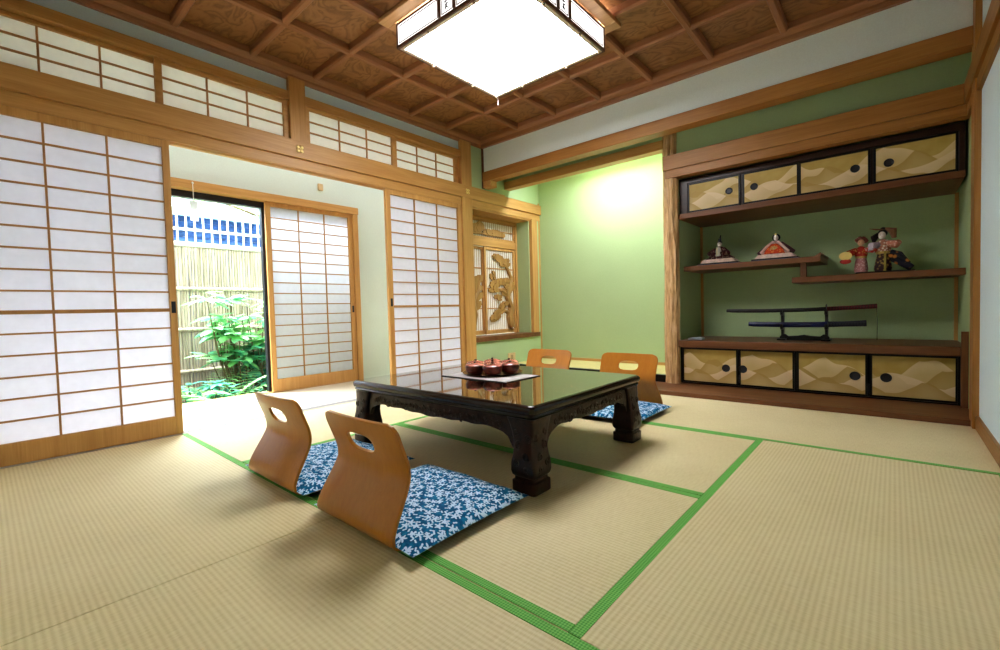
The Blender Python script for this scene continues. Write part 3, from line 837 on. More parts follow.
def fern(label, c, n, L, mat, seed):
    rnd = random.Random(seed)
    t = thing('garden_fern', label, 'fern', c)
    fo, st = MB(), MB()
    for i in range(n):
        a = 2*PI*i/n + rnd.uniform(-0.2, 0.2); el = rnd.uniform(0.7, 1.25); LL = L*rnd.uniform(0.75, 1.1)
        d = Vector((math.cos(a)*math.cos(el), math.sin(a)*math.cos(el), math.sin(el)))
        out = Vector((math.cos(a), math.sin(a), 0))
        pts = []
        for k in range(15):
            q = k/14
            pts.append(Vector(c) + d*(LL*q) + out*(0.30*LL*q*q) - Vector((0,0,0.35*LL*q*q)))
        st.tube(pts, [0.004*(1-0.7*k/14) for k in range(15)], 4)
        for k in range(2, 15):
            tg = (pts[k]-pts[k-1]).normalized(); s = tg.cross(Vector((0,0,1))).normalized()
            ll = 0.15*LL/0.6*math.sin(PI*min(1, 0.15+0.85*k/14))**0.7 + 0.01
            for sg in (-1, 1):
                leaf(fo, pts[k], s*sg + tg*0.45, Vector((0,0,1)), ll, 0.03, 0.15, 3)
    st.build('fronds', STEM, t)
    fo.build('foliage', mat, t, 0, True, recalc=False)
    return t
GZ = -0.28
shrub('tall broad leaved garden shrub with bright green leaves at window centre', (-2.15,-1.66,GZ), 1.22, 0.36, 24, 8, 0.21, 0.09, LEAF1, 3)
shrub('dark glossy shrub low at the right of the garden window', (-2.12,-1.30,GZ), 0.72, 0.34, 34, 8, 0.16, 0.065, LEAF3, 5)
shrub('pale green leafy shrub behind the tall one by the fence', (-2.36,-1.50,GZ), 1.30, 0.40, 20, 12, 0.16, 0.06, LEAF4, 8, False)
shrub('low dark plants along the window foot at left', (-1.72,-2.20,GZ), 0.36, 0.25, 22, 7, 0.12, 0.05, LEAF3, 12, cat='plants')
fern('bright feathery fern at the window foot', (-1.80,-1.98,GZ), 16, 0.74, LEAF2, 4)
fern('small darker fern beside the window sash', (-1.58,-1.62,GZ), 11, 0.46, LEAF3, 9)
tree = thing('garden_tree', 'pale leafed tree branch peeking above the white railing', 'tree', (-3.0,-1.4,GZ))
rnd = random.Random(21); m = MB(); st = MB()
st.tube([(-3.0,-0.6,GZ),(-3.02,-0.7,1.3),(-3.0,-1.0,2.0),(-3.0,-1.9,2.25)], [0.04,0.03,0.02,0.008], 7)
for i in range(170):
    q = rnd.random()
    p = Vector((-3.0+rnd.uniform(-0.1,0.15), -0.9-1.2*q+rnd.uniform(-0.1,0.1), 2.08+0.15*q+rnd.uniform(-0.14,0.28)))
    a = rnd.uniform(0, 2*PI)
    leaf(m, p, Vector((math.cos(a), math.sin(a), rnd.uniform(-0.6,0.3))), Vector((0,0,1)), 0.10, 0.05)
st.build('branch', STEM, tree); m.build('foliage', LEAF4, tree, 0, True, recalc=False)
# ------------------------------------------------------------------ cabinets and shelves of the right alcove
GOLDS = [mat_gold(i+1) for i in range(8)]
def sliding_door(cab, x0, x1, z0, z1, y, gm, pull, pr):
    """black framed gold door; its origin at the door centre so the picture is placed on it"""
    d = MB().box(x0+0.004, x1-0.004, y+0.002, y+0.014, z0+0.004, z1-0.004).build('door', gm, cab)
    cx, cz = (x0+x1)/2, (z0+z1)/2
    off = Vector((cx, y+0.008, cz)) - cab.location
    for v in d.data.vertices: v.co -= off
    d.location = off
    f = MB(); b = 0.009
    f.box(x0-b, x1+b, y, y+0.016, z1-0.004, z1+b); f.box(x0-b, x1+b, y, y+0.016, z0-b, z0+0.004)
    f.box(x0-b, x0+0.004, y, y+0.016, z0+0.004, z1-0.004); f.box(x1-0.004, x1+b, y, y+0.016, z0+0.004, z1-0.004)
    f.build('door_frame', BLACK, d, 0.001)
    p = MB()
    n = 20
    ring = [(pr*0.62,0.0008),(pr*0.68,-0.001),(pr,-0.003),(pr*1.04,0.002)]
    vs = []; fs = []
    for (r, dy) in ring:
        for k in range(n):
            a = 2*PI*k/n; vs.append((pull[0]+math.cos(a)*r, y+dy, pull[1]+math.sin(a)*r))
    for i in range(len(ring)-1):
        for k in range(n):
            k2 = (k+1) % n; fs.append((i*n+k, i*n+k2, (i+1)*n+k2, (i+1)*n+k))
    fs.append(list(range(n)))
    p.add(vs, fs)
    p.build('finger_pull', DARKMETAL, d, 0, True)
    return d
lowc = thing('low_cabinet', 'low black cabinet on the alcove floor with four gold mountain doors', 'cabinet', (2.76, 0.72, 0.032))
m = MB()
m.box(1.907, 3.60, 0.50, 0.98, 0.032, 0.06); m.box(1.907, 3.60, 0.96, 0.98, 0.06, 0.345)
for xx in (1.895, 3.61): m.box(xx, xx+0.012, 0.50, 0.96, 0.06, 0.345)
m.box(1.895, 1.907, 0.452, 0.50, 0.032, 0.345); m.box(3.598, 3.636, 0.452, 0.50, 0.032, 0.345)
m.box(1.907, 3.598, 0.456, 0.50, 0.335, 0.345); m.box(1.907, 3.598, 0.456, 0.50, 0.032, 0.040)
m.box(2.722, 2.760, 0.47, 0.50, 0.04, 0.335)
m.build('carcass', BLACK, lowc)
for i, (a, b, px, dy) in enumerate(((1.915,2.335,2.255,0.0), (2.362,2.722,2.38,0.0005), (2.756,3.150,3.09,0.0), (3.180,3.592,3.256,0.0005))):
    sliding_door(lowc, a, b, 0.052, 0.330, 0.458+dy, GOLDS[i], (px, 0.180), 0.030)
t = tag(MB().box(1.893, W-0.001, 0.405, YB-0.001, 0.3455, 0.404).build('worktop', BROWNX, None, 0.004), 'brown wooden top board over the low mountain door cabinet', 'worktop')
t = tag(MB().box(3.606, W-0.001, 0.385, 0.404, 0.032, 0.50).build('end_board', BROWNZ, None, 0.002), 'narrow brown upright board at right end of the low cabinet', 'board')
upc = thing('wall_cabinet', 'high wall cabinet under the beam with four gold mountain doors', 'cabinet', (2.77, 0.75, 1.444))
m = MB(); m.box(1.894, 3.625, 0.44, YB-0.002, 1.444, 1.488)
m.build('bottom_board', BROWNX, upc, 0.004)
m = MB(); m.box(1.894, 3.625, 0.47, YB-0.002, 1.742, 1.787); m.box(1.894, 1.962, 0.468, 0.52, 1.488, 1.742); m.box(3.598, 3.625, 0.468, 0.52, 1.488, 1.742)
m.box(1.894, 3.625, 1.0, YB-0.002, 1.488, 1.742); m.box(2.36, 2.395, 0.485, 0.52, 1.488, 1.742); m.box(2.756, 2.772, 0.487, 0.52, 1.488, 1.742); m.box(3.165,3.195,0.487,0.52,1.488,1.742)
m.build('carcass', DKBROWN, upc, 0.001)
for i, (a, b, px) in enumerate(((1.974,2.362,2.289), (2.397,2.755,2.469), (2.773,3.164,3.091), (3.198,3.586,3.268))):
    sliding_door(upc, a, b, 1.502, 1.728, 0.468, GOLDS[4+i], (px, 1.618), 0.026)
sh = thing('wall_shelf', 'left floating wooden shelf carrying the two seated court dolls', 'shelf', (2.4, 0.8, 1.0), 'staggered shelves')
m = MB(); m.box(1.893, 2.885, 0.56, YB-0.001, 1.004, 1.046); m.build('board', BROWNX, sh, 0.003)
m = MB(); m.prism([(2.845,1.046),(2.885,1.046),(2.893,1.060),(2.885,1.072),(2.870,1.062),(2.852,1.050)], 'y', 0.56, YB-0.001); m.build('raised_edge', BROWNX, sh)
m = MB(); m.box(2.752, 2.792, 0.60, 0.64, 0.8975, 1.004); m.build('strut', BROWNZ, sh, 0.002)
sh = thing('wall_shelf', 'right lower floating wooden shelf carrying the dancing doll pair', 'shelf', (3.17, 0.8, 0.855), 'staggered shelves')
m = MB(); m.box(2.703, W-0.001, 0.56, YB-0.001, 0.853, 0.897); m.build('board', BROWNX, sh, 0.003)

# small flat box at left on the worktop
t = thing('small_box', 'small flat grey box at left end of the brown worktop', 'box', (2.0, 0.55, 0.404))
MB().box(1.94, 2.06, 0.50, 0.57, 0.4045, 0.420).build('body', plain('grey_box', (0.25,0.27,0.30), 0.4), t, 0.003)
MB().box(1.955, 2.045, 0.51, 0.56, 0.420, 0.423).build('lid', plain('pale_box_lid', (0.5,0.54,0.6), 0.4), t, 0.001)

# ------------------------------------------------------------------ swords on their stand
SY = 0.72
stand = thing('sword_stand', 'black wooden sword stand on the alcove worktop', 'sword stand', (2.76, SY, 0.404))
m = MB()
pr = [(2.60,0.404),(2.92,0.404),(2.925,0.430),(2.905,0.452),(2.885,0.452),(2.865,0.436),(2.80,0.440),(2.76,0.448),(2.72,0.440),(2.655,0.436),(2.635,0.452),(2.615,0.452),(2.595,0.430)]
m.prism(pr, 'y', SY-0.012, SY+0.012); m.build('cross_board', BLACK, stand, 0.002)
for xx in (2.615, 2.905):
    MB().box(xx-0.03, xx+0.03, SY-0.075, SY+0.075, 0.404, 0.418).build('foot', BLACK, stand, 0.004)
    m = MB()
    m.box(xx-0.009, xx+0.009, SY-0.008, SY+0.03, 0.418, 0.655)
    for z in (0.503, 0.618):
        m.prism([(SY-0.048,z+0.030),(SY-0.055,z+0.030),(SY-0.050,z-0.006),(SY-0.02,z-0.018),(SY+0.0,z-0.018),(SY+0.0,z+0.002),(SY-0.02,z),(SY-0.040,z+0.006)], 'x', xx-0.009, xx+0.009)
    m.build('upright', BLACK, stand)
def sword(label, x0, x1, z0, z1, sag, hilt_frac, sc_mat, hilt_mat, cord, grp, tk):
    y = SY-0.028
    t = thing('sword', label, 'sword', ((x0+x1)/2, y, (z0+z1)/2), grp)
    def pt(u):
        return (x0+(x1-x0)*u, y, z0+(z1-z0)*u - sag*4*u*(1-u))
    hu = 1-hilt_frac
    m = MB(); m.tube([pt(hu*i/14) for i in range(15)], [tk*0.86]+[tk]*13+[tk*1.07], 10, 0.62); m.build('scabbard', sc_mat, t, 0, True)
    m = MB(); m.tube([pt(hu+0.006+(1-hu-0.006)*i/8) for i in range(9)], [tk*q_ for q_ in (1.1,1.07,1.03,1,1,1.03,1.07,1.1,1.14)], 10, 0.7); m.build('hilt', hilt_mat, t, 0, True)
    p = Vector(pt(hu)); q = Vector(pt(hu+0.006))
    m = MB(); m.tube([p, q], 0.036, 18, 0.86); m.build('guard', DARKMETAL, t, 0, True)
    if cord:
        e = Vector(pt(0.995))
        MB().tube([e+Vector((0,-0.004,0)), e+Vector((0.006,-0.008,-0.08)), e+Vector((0.004,-0.008,-0.245))], 0.0022, 5).build('cord', plain('black_cord', (0.01,0.01,0.01), 0.7), t)
    return t
def mat_wrap(name, a, b):
    m, nt, out = new_mat(name)
    mp = nd(nt, 'ShaderNodeMapping', {'Vector': objco(nt), 'Rotation': (0,PI/4,0)})
    ck = nd(nt, 'ShaderNodeTexChecker', {'Vector': mp.outputs[0], 'Scale': 80.0, 'Color1': c4(a), 'Color2': c4(b)})
    principled(nt, out, ck.outputs[0], 0.6, 0.3)
    return m
sword('long black sword with dark red wrapped hilt on the upper stand hooks', 2.205, 3.205, 0.648, 0.664, 0.012, 0.30, BLACK, mat_wrap('red_wrap', (0.10,0.012,0.012), (0.03,0.006,0.006)), True, 'swords on the stand', 0.0155)
sword('shorter sword in glossy dark blue scabbard on the lower stand hooks', 2.375, 3.145, 0.534, 0.540, 0.008, 0.30, plain('blue_lacquer', (0.012,0.016,0.06), 0.25, 0.4, coat=0.1), mat_wrap('black_wrap', (0.012,0.012,0.018), (0.03,0.03,0.04)), False, 'swords on the stand', 0.021)

# ------------------------------------------------------------------ dolls
SKIN = plain('doll_face', (0.82,0.74,0.68), 0.4)
HAIR = plain('doll_hair', (0.008,0.007,0.008), 0.35)
GOLDC = plain('gold_brocade', (0.55,0.38,0.12), 0.45, var=0.35, vs=90)
def brocade(name, a, b, sc=55):
    m, nt, out = new_mat(name)
    v = nd(nt, 'ShaderNodeTexVoronoi', {'Vector': objco(nt), 'Scale': float(sc)})
    c = ramp(nt, v.outputs['Distance'], [(0.25, a), (0.45, b)])
    principled(nt, out, c, 0.6, 0.3)
    return m
def face(parent, c, r, look=-1):
    m = MB()
    for s in (-1, 1):
        m.ball((c[0]+s*r*0.36, c[1]-r*0.90, c[2]+r*0.02), r*0.14, r*0.05, r*0.05, 8, 5)
        m.ball((c[0]+s*r*0.36, c[1]-r*0.84, c[2]+r*0.36), r*0.16, r*0.05, r*0.035, 8, 5)
    m.build('eyes', HAIR, parent)
    MB().ball((c[0], c[1]-r*0.88, c[2]-r*0.48), r*0.14, r*0.06, r*0.06, 8, 5).build('mouth', plain('doll_lips', (0.5,0.03,0.03), 0.4), parent)
def hina(label, cx, kind):
    y, z0 = 0.775, 1.0465
    t = thing('court_doll', label, 'doll', (cx, y, z0), 'seated court dolls')
    m = MB(); m.box(cx-0.165, cx+0.165, y-0.10, y+0.12, z0, z0+0.022); m.build('base', BLACK, t, 0.003)
    m = MB(); m.box(cx-0.165, cx+0.165, y-0.102, y-0.10, z0+0.005, z0+0.012); m.build('base_stripe', plain('base_stripe_blue', (0.05,0.07,0.16), 0.4), t)
    m = MB(); m.prism([(cx-0.145,z0+0.022),(cx+0.145,z0+0.022),(cx+0.118,z0+0.055),(cx-0.118,z0+0.055)], 'y', y-0.09, y+0.10)
    m.build('mat', plain('doll_mat', (0.75,0.56,0.48), 0.7, var=0.2, vs=40), t, 0.004)
    em = kind == 'emperor'
    rm = brocade('maroon_robe', (0.30,0.22,0.16), (0.055,0.010,0.014)) if em else brocade('pink_robe', (0.75,0.60,0.52), (0.62,0.36,0.32))
    # spreading robe: wide skirt rising to narrow shoulders
    m = MB()
    prof = [(0.118,0.055),(0.116,0.066),(0.086,0.085),(0.060,0.115),(0.042,0.145),(0.030,0.160),(0.014,0.166)]
    m.lathe(prof, (cx, y, z0), 28, 1.0, 0.72); m.build('robe', rm, t, 0, True)
    if em:
        m = MB(); m.lathe([(0.028,0.065),(0.030,0.09),(0.024,0.13),(0.016,0.155)], (cx, y-0.050, z0), 16, 1.0, 0.7); m.build('front_panel', plain('white_silk', (0.72,0.70,0.62), 0.6), t, 0, True)
        for s in (-1, 1):
            m = MB(); m.tube([(cx+s*0.034,y-0.01,z0+0.145),(cx+s*0.070,y-0.045,z0+0.105),(cx+s*0.030,y-0.075,z0+0.090)], [0.016,0.026,0.024], 10); m.build('sleeve', rm, t, 0, True)
        m = MB(); m.box(cx-0.004, cx+0.004, y-0.098, y-0.092, z0+0.085, z0+0.15); m.build('wooden_baton', plain('baton', (0.62,0.48,0.25), 0.5), t)
    else:
        og = brocade('orange_robe', (0.80,0.28,0.06), (0.62,0.07,0.02), 70)
        m = MB(); m.prism([(cx-0.075,z0+0.057),(cx+0.075,z0+0.057),(cx+0.052,z0+0.10),(cx+0.02,z0+0.135),(cx-0.02,z0+0.135),(cx-0.052,z0+0.10)], 'y', y-0.096, y-0.02); m.build('front_panel', og, t, 0.006)
        for s in (-1, 1):
            m = MB(); m.tube([(cx+s*0.018,y-0.035,z0+0.158),(cx+s*0.060,y-0.078,z0+0.112),(cx+s*0.098,y-0.080,z0+0.066)], [0.010,0.011,0.012], 8); m.build('collar_band', plain('pink_silk', (0.80,0.55,0.48), 0.6), t, 0, True)
            m = MB(); m.tube([(cx+s*0.034,y,z0+0.145),(cx+s*0.085,y-0.02,z0+0.095),(cx+s*0.125,y-0.03,z0+0.062)], [0.016,0.022,0.018], 8); m.build('sleeve', plain('dark_maroon_silk', (0.07,0.012,0.014), 0.6), t, 0, True)
        m = MB()
        for k in range(7):
            a = PI*(0.15+0.7*k/6); m.prism([(cx, z0+0.085), (cx+math.cos(a)*0.03, z0+0.085+math.sin(a)*0.03), (cx+math.cos(a+0.25)*0.03, z0+0.085+math.sin(a+0.25)*0.03)], 'y', y-0.104, y-0.100)
        m.build('folding_fan', GOLDC, t)
    hc = (cx, y-0.01, z0+0.190)
    m = MB(); m.ball(hc, 0.019, 0.019, 0.024, 16, 10); m.build('head', SKIN, t, 0, True)
    face(t, hc, 0.019)
    if em:
        m = MB(); m.ball((cx, y-0.006, z0+0.202), 0.0205, 0.020, 0.016, 14, 8); m.build('hair', HAIR, t, 0, True)
        m = MB(); m.lathe([(0.015,0.212),(0.012,0.220),(0.011,0.235)], (cx, y-0.006, z0), 12)
        m.tube([(cx, y+0.008, z0+0.216),(cx, y+0.012, z0+0.25),(cx+0.003, y+0.018, z0+0.272)], [0.006,0.006,0.003], 6, 0.5)
        m.build('black_cap', HAIR, t, 0, True)
    else:
        m = MB(); m.ball((cx, y+0.004, z0+0.194), 0.030, 0.022, 0.031, 16, 10); m.build('hair', HAIR, t, 0, True)
        m = MB(); m.ball((cx, y-0.022, z0+0.219), 0.010, 0.004, 0.007, 8, 6); m.build('crown', GOLDM, t, 0, True)
    return t
hina('seated emperor doll in maroon robe and tall black cap, on the left shelf', 2.135, 'emperor')
hina('seated empress doll with spread orange and pink robe, on the left shelf', 2.565, 'empress')

# pair of dancing dolls on one black base on the right shelf
DZ = 0.8975
dbase = tag(MB().box(3.035, 3.36, 0.70, 0.92, DZ, DZ+0.016).build('doll_base', BLACK, None, 0.003), 'flat black display base under the dancing doll pair', 'base')
DZ += 0.0165
RED = brocade('red_gold_robe', (0.62,0.35,0.10), (0.42,0.035,0.02), 60)
def standing_doll(label, cx, y, hgt, robe, skirt, hair_mat, big):
    t = thing('dancing_doll', label, 'doll', (cx, y, DZ), 'dancing dolls')
    s = hgt/0.26
    m = MB(); m.lathe([(0.036,0.0),(0.040,0.02),(0.034,0.07),(0.028,0.10),(0.026,0.12)], (cx, y, DZ), 18, s, 0.8*s); m.build('skirt', skirt, t, 0, True)
    m = MB(); m.lathe([(0.030,0.105*s),(0.036,0.125*s),(0.034,0.155*s),(0.020,0.178*s),(0.008,0.184*s)], (cx, y, DZ), 18, s, 0.8*s); m.build('jacket', robe, t, 0, True)
    m = MB(); m.lathe([(0.032*s,0.100*s),(0.033*s,0.118*s)], (cx, y, DZ), 18, 1, 0.8); m.build('sash', GOLDC, t, 0, True)
    return t, s
d1, s = standing_doll('dancing doll in red robe holding a gold fan, at left on the black base', 3.065, 0.79, 0.25, RED, brocade('pink_striped_skirt', (0.70,0.48,0.45), (0.50,0.22,0.22), 80), HAIR, False)
m = MB(); m.tube([(3.04,0.785,DZ+0.150),(3.005,0.755,DZ+0.130),(2.975,0.735,DZ+0.125)], [0.020,0.024,0.016], 8); m.build('sleeve', RED, d1, 0, True)
m = MB(); m.tube([(3.09,0.785,DZ+0.150),(3.115,0.75,DZ+0.150),(3.140,0.735,DZ+0.135)], [0.018,0.022,0.016], 8); m.build('sleeve', brocade('white_red_sleeve', (0.85,0.80,0.75), (0.60,0.08,0.05), 50), d1, 0, True)
m = MB()
m.lathe([(0.002,-0.003),(0.036,-0.002),(0.036,0.002),(0.002,0.003)], (0,0,0), 18)
for v in m.v: v.xyz = (2.985 + v.x, 0.722 + v.z, DZ+0.115 + v.y*0.8)
m.build('gold_fan', plain('gold_fan', (0.80,0.62,0.22), 0.4), d1, 0, True)
m = MB(); m.ball((2.985,0.727,DZ+0.078), 0.032, 0.010, 0.018, 12, 7); m.build('red_tassel', plain('red_silk', (0.55,0.04,0.03), 0.5), d1, 0, True)
hc = (3.065, 0.775, DZ+0.200)
m = MB(); m.ball(hc, 0.019, 0.019, 0.023, 14, 9); m.build('head', plain('doll_tan_face', (0.62,0.38,0.24), 0.4), d1, 0, True); face(d1, hc, 0.019)
m = MB()
rnd = random.Random(31)
for k in range(16):
    a = rnd.uniform(0, 2*PI); e = rnd.uniform(0.0, 1.3)
    m.ball((3.065+math.cos(a)*math.cos(e)*0.026, 0.787+abs(math.sin(a))*math.cos(e)*0.018, DZ+0.208+math.sin(e)*0.026), 0.014, 0.012, 0.012, 8, 6)
m.build('red_mane', plain('dark_red_hair', (0.16,0.03,0.015), 0.6), d1, 0, True)
d2, s = standing_doll('dancing doll with black hair and patterned long robe, at right on the black base', 3.19, 0.80, 0.30, brocade('white_patterned_jacket', (0.80,0.72,0.66), (0.45,0.20,0.14), 60), brocade('dark_gold_skirt', (0.42,0.28,0.08), (0.05,0.02,0.02), 50), HAIR, True)
m = MB(); m.tube([(3.165,0.79,DZ+0.175),(3.135,0.75,DZ+0.170),(3.130,0.735,DZ+0.135)], [0.022,0.026,0.018], 8); m.build('sleeve', brocade('lilac_sleeve', (0.70,0.64,0.72), (0.48,0.40,0.5), 60), d2, 0, True)
m = MB(); m.tube([(3.215,0.79,DZ+0.180),(3.255,0.76,DZ+0.170),(3.27,0.745,DZ+0.185)], [0.022,0.026,0.016], 8); m.build('sleeve', brocade('salmon_sleeve', (0.70,0.46,0.36), (0.55,0.22,0.15), 60), d2, 0, True)
hc = (3.185, 0.785, DZ+0.237)
m = MB(); m.ball(hc, 0.021, 0.021, 0.026, 14, 9); m.build('head', SKIN, d2, 0, True); face(d2, hc, 0.021)
m = MB(); m.ball((3.187,0.80,DZ+0.252), 0.027, 0.023, 0.026, 14, 9); m.ball((3.19,0.81,DZ+0.280), 0.017, 0.014, 0.014, 10, 7)
m.tube([(3.17,0.80,DZ+0.245),(3.145,0.79,DZ+0.225),(3.140,0.79,DZ+0.175)], [0.018,0.022,0.010], 8)
m.build('hair', HAIR, d2, 0, True)
m = MB(); m.tube([(3.12,0.785,DZ+0.288),(3.155,0.79,DZ+0.279),(3.19,0.792,DZ+0.274)], [0.002,0.006,0.005], 6); m.tube([(3.20,0.80,DZ+0.28),(3.24,0.80,DZ+0.265),(3.245,0.80,DZ+0.215)], [0.010,0.024,0.012], 8)
m.build('headdress', plain('brown_headdress', (0.20,0.09,0.04), 0.5), d2, 0, True)
m = MB(); m.tube([(3.205,0.81,DZ+0.110),(3.255,0.80,DZ+0.080),(3.33,0.78,DZ+0.012)], [0.028,0.030,0.020], 10, 0.7); m.tube([(3.23,0.80,DZ+0.13),(3.27,0.79,DZ+0.105),(3.32,0.78,DZ+0.045)], [0.012,0.02,0.008], 8)
m.build('trailing_train', brocade('black_orange_train', (0.62,0.25,0.06), (0.02,0.018,0.03), 32), d2, 0, True)
m = MB(); m.box(3.195, 3.207, 0.745, 0.752, DZ, DZ+0.13); m.build('hanging_sash', plain('olive_gold_sash', (0.36,0.28,0.05), 0.5), d2, 0.002)

for o_ in (dbase, d1, d2): o_.location.x += 0.045
for o_ in (d1, d2): o_.scale = (1.1, 1.1, 1.1)

# ------------------------------------------------------------------ low table
TX0, TX1, TY0, TY1, TZ = 1.035, 2.285, -2.215, -1.25, 0.345
tb = thing('low_table', 'dark carved low table with polished top in the middle of the tatami', 'table', ((TX0+TX1)/2, (TY0+TY1)/2, 0))
def rrect(x0, x1, y0, y1, r, n=5):
    pts = []
    for (cx, cy, a0) in ((x1-r,y1-r,0),(x0+r,y1-r,PI/2),(x0+r,y0+r,PI),(x1-r,y0+r,1.5*PI)):
        for i in range(n+1):
            a = a0 + PI/2*i/n; pts.append((cx+r*math.cos(a), cy+r*math.sin(a)))
    return pts
def stack(prof, r0=0.03):
    m = MB(); rings = []
    for (ins, z) in prof:
        p = rrect(TX0+ins, TX1-ins, TY0+ins, TY1-ins, max(0.004, r0-ins*0.3)); rings.append([(x, y, z) for x, y in p])
    n = len(rings[0]); vs = [v for rg in rings for v in rg]; fs = []
    for i in range(len(rings)-1):
        for k in range(n):
            k2 = (k+1) % n; fs.append((i*n+k, i*n+k2, (i+1)*n+k2, (i+1)*n+k))
    fs.append(list(range(n))[::-1]); fs.append([(len(rings)-1)*n+k for k in range(n)])
    return m.add(vs, fs)
stack([(0.03,0.288),(0.012,0.292),(0.006,0.300),(0.010,0.308),(0.002,0.314),(0.0,0.324),(0.0,0.334),(0.006,0.342),(0.014,TZ)]).build('edge_moulding', TAB, tb, 0, True)
p = rrect(TX0+0.016, TX1-0.016, TY0+0.016, TY1-0.016, 0.022)
MB().prism(p, 'z', TZ-0.002, TZ+0.0008).build('table_top', TABTOP, tb)
def apron(a, b, along, c0, c1):
    """carved skirt with a scalloped lower edge between two legs"""
    top = 0.289; n = 40; pts = [(a, top)]
    for i in range(n+1):
        u = i/n
        e = min(u, 1-u)
        z = 0.232 + 0.0025*math.cos(u*PI*14) - 0.008*math.exp(-((u-0.5)/0.16)**2)
        z -= 0.070*math.exp(-(e*(b-a)/0.026))
        pts.append((a+(b-a)*u, z))
    pts.append((b, top))
    # apron runs along x (prism along y) or along y (prism along x)
    return MB().prism(pts, 'y' if along == 'x' else 'x', c0, c1)
LEGW = 0.125
apron(TX0+LEGW, TX1-LEGW, 'x', TY0+0.030, TY0+0.050).build('apron', TABC, tb)
apron(TX0+LEGW, TX1-LEGW, 'x', TY1-0.050, TY1-0.030).build('apron', TABC, tb)
apron(TY0+LEGW, TY1-LEGW, 'y', TX0+0.030, TX0+0.050).build('apron', TABC, tb)
apron(TY0+LEGW, TY1-LEGW, 'y', TX1-0.050, TX1-0.030).build('apron', TABC, tb)
for (cx, cy, sx, sy) in ((TX0,TY0,1,1),(TX1,TY0,-1,1),(TX0,TY1,1,1-2),(TX1,TY1,-1,-1)):
    prof = [(0.008,0.112,0.0),(0.004,0.117,0.006),(0.004,0.117,0.048),(0.011,0.110,0.053),(0.012,0.109,0.064),(0.004,0.116,0.072),(0.001,0.120,0.085),(0.001,0.119,0.115),(0.006,0.114,0.145),(0.011,0.112,0.175),(0.014,0.114,0.205),(0.015,0.122,0.235),(0.015,0.132,0.262),(0.015,0.146,0.289)]
    m = MB(); vs = []; fs = []
    for (o, w_, z) in prof:
        pts = rrect(o, w_, o, w_, 0.012, 3)
        for (u, v) in pts: vs.append((cx+sx*u, cy+sy*v, max(z, 0.0018)))
    n = len(pts)
    for i in range(len(prof)-1):
        for k in range(n):
            k2 = (k+1) % n; fs.append((i*n+k, i*n+k2, (i+1)*n+k2, (i+1)*n+k))
    fs.append(list(range(n))); fs.append([(len(prof)-1)*n+k for k in range(n)])
    m.add(vs, fs).build('leg', TABC, tb, 0, True)

def curl(cu, cv, r, turns, a0, sg):
    pts = []
    n = int(14*turns)
    for i in range(n+1):
        q = i/n; a = a0 + sg*2*PI*turns*q
        rr = r*(1-0.82*q)
        pts.append((cu + rr*math.cos(a), cv + rr*math.sin(a)))
    return pts
CARVT = plain('carved_relief', (0.030,0.012,0.008), 0.28, 0.45, coat=0.15, var=0.5, vs=60)
def relief(place, items, up_):
    m = MB()
    for (cu, cv, r, tn, a0, sg) in items:
        m.tube([place(u, v) for u, v in curl(cu, cv, r, tn, a0, sg)], [0.0042]*3+[0.0045]*(int(14*tn)-2), 6, 1.0, True, up_)
    m.build('carving', CARVT, tb, 0, True)
def row(a, b, zc_):
    its = []; n = int((b-a)/0.036)
    for i in range(n):
        c_ = a + (b-a)*(i+0.5)/n
        its.append((c_, zc_ + 0.006*math.sin(i*1.7), 0.015 + 0.004*math.sin(i*2.9), 1.4, i*1.3, 1 if i % 2 else -1))
    return its
rx = row(TX0+LEGW+0.05, TX1-LEGW-0.05, 0.252); ry = row(TY0+LEGW+0.05, TY1-LEGW-0.05, 0.252)
relief(lambda u, v: (u, TY0+0.029, v), rx, (0,1,0)); relief(lambda u, v: (u, TY1-0.029, v), rx, (0,1,0))
relief(lambda u, v: (TX0+0.029, u, v), ry, (1,0,0)); relief(lambda u, v: (TX1-0.029, u, v), ry, (1,0,0))
LGI = [(0.036,0.215,0.016,1.3,0.5,1),(0.082,0.185,0.018,1.4,2.0,-1),(0.045,0.150,0.016,1.3,3.6,1),(0.085,0.120,0.015,1.3,1.0,-1),(0.040,0.100,0.013,1.2,4.0,1),(0.090,0.235,0.013,1.2,5.0,1)]
for (cx, cy, sx, sy) in ((TX0,TY0,1,1),(TX1,TY0,-1,1),(TX0,TY1,1,-1),(TX1,TY1,-1,-1)):
    dz = lambda v: 0.002 if v < 0.13 else 0.002 + 0.013*min(1, (v-0.13)/0.08)
    relief(lambda u, v: (cx+sx*u, cy+sy*dz(v), v), LGI, (0,1,0))
    relief(lambda u, v: (cx+sx*dz(v), cy+sy*u, v), LGI, (1,0,0))

# ------------------------------------------------------------------ placemat, tray and lidded cups
MATC = (1.62, -1.71)
mt = thing('placemat', 'square white placemat with dark rim on the table', 'placemat', (MATC[0], MATC[1], TZ+0.001))
MB().box(1.372, 1.85, -1.85, -1.565, TZ+0.001, TZ+0.0045).build('rim', plain('dark_mat_rim', (0.02,0.012,0.01), 0.5), mt)
MB().box(1.380, 1.842, -1.842, -1.573, TZ+0.0045, TZ+0.0055).build('cloth', plain('white_mat_cloth', (0.50,0.47,0.46), 0.8), mt)
TC = (1.575, -1.645)
TRZ = TZ+0.0056
m = MB(); m.lathe([(0.155,0.0),(0.165,0.004),(0.172,0.011),(0.169,0.012),(0.160,0.009),(0.0015,0.008)], (TC[0],TC[1],TRZ), 40)
tr = tag(m.build('round_tray', plain('tray_lacquer', (0.03,0.014,0.010), 0.2, 0.5, coat=0.5), None, 0, True), 'round dark lacquer tray on the placemat under the cups', 'tray')
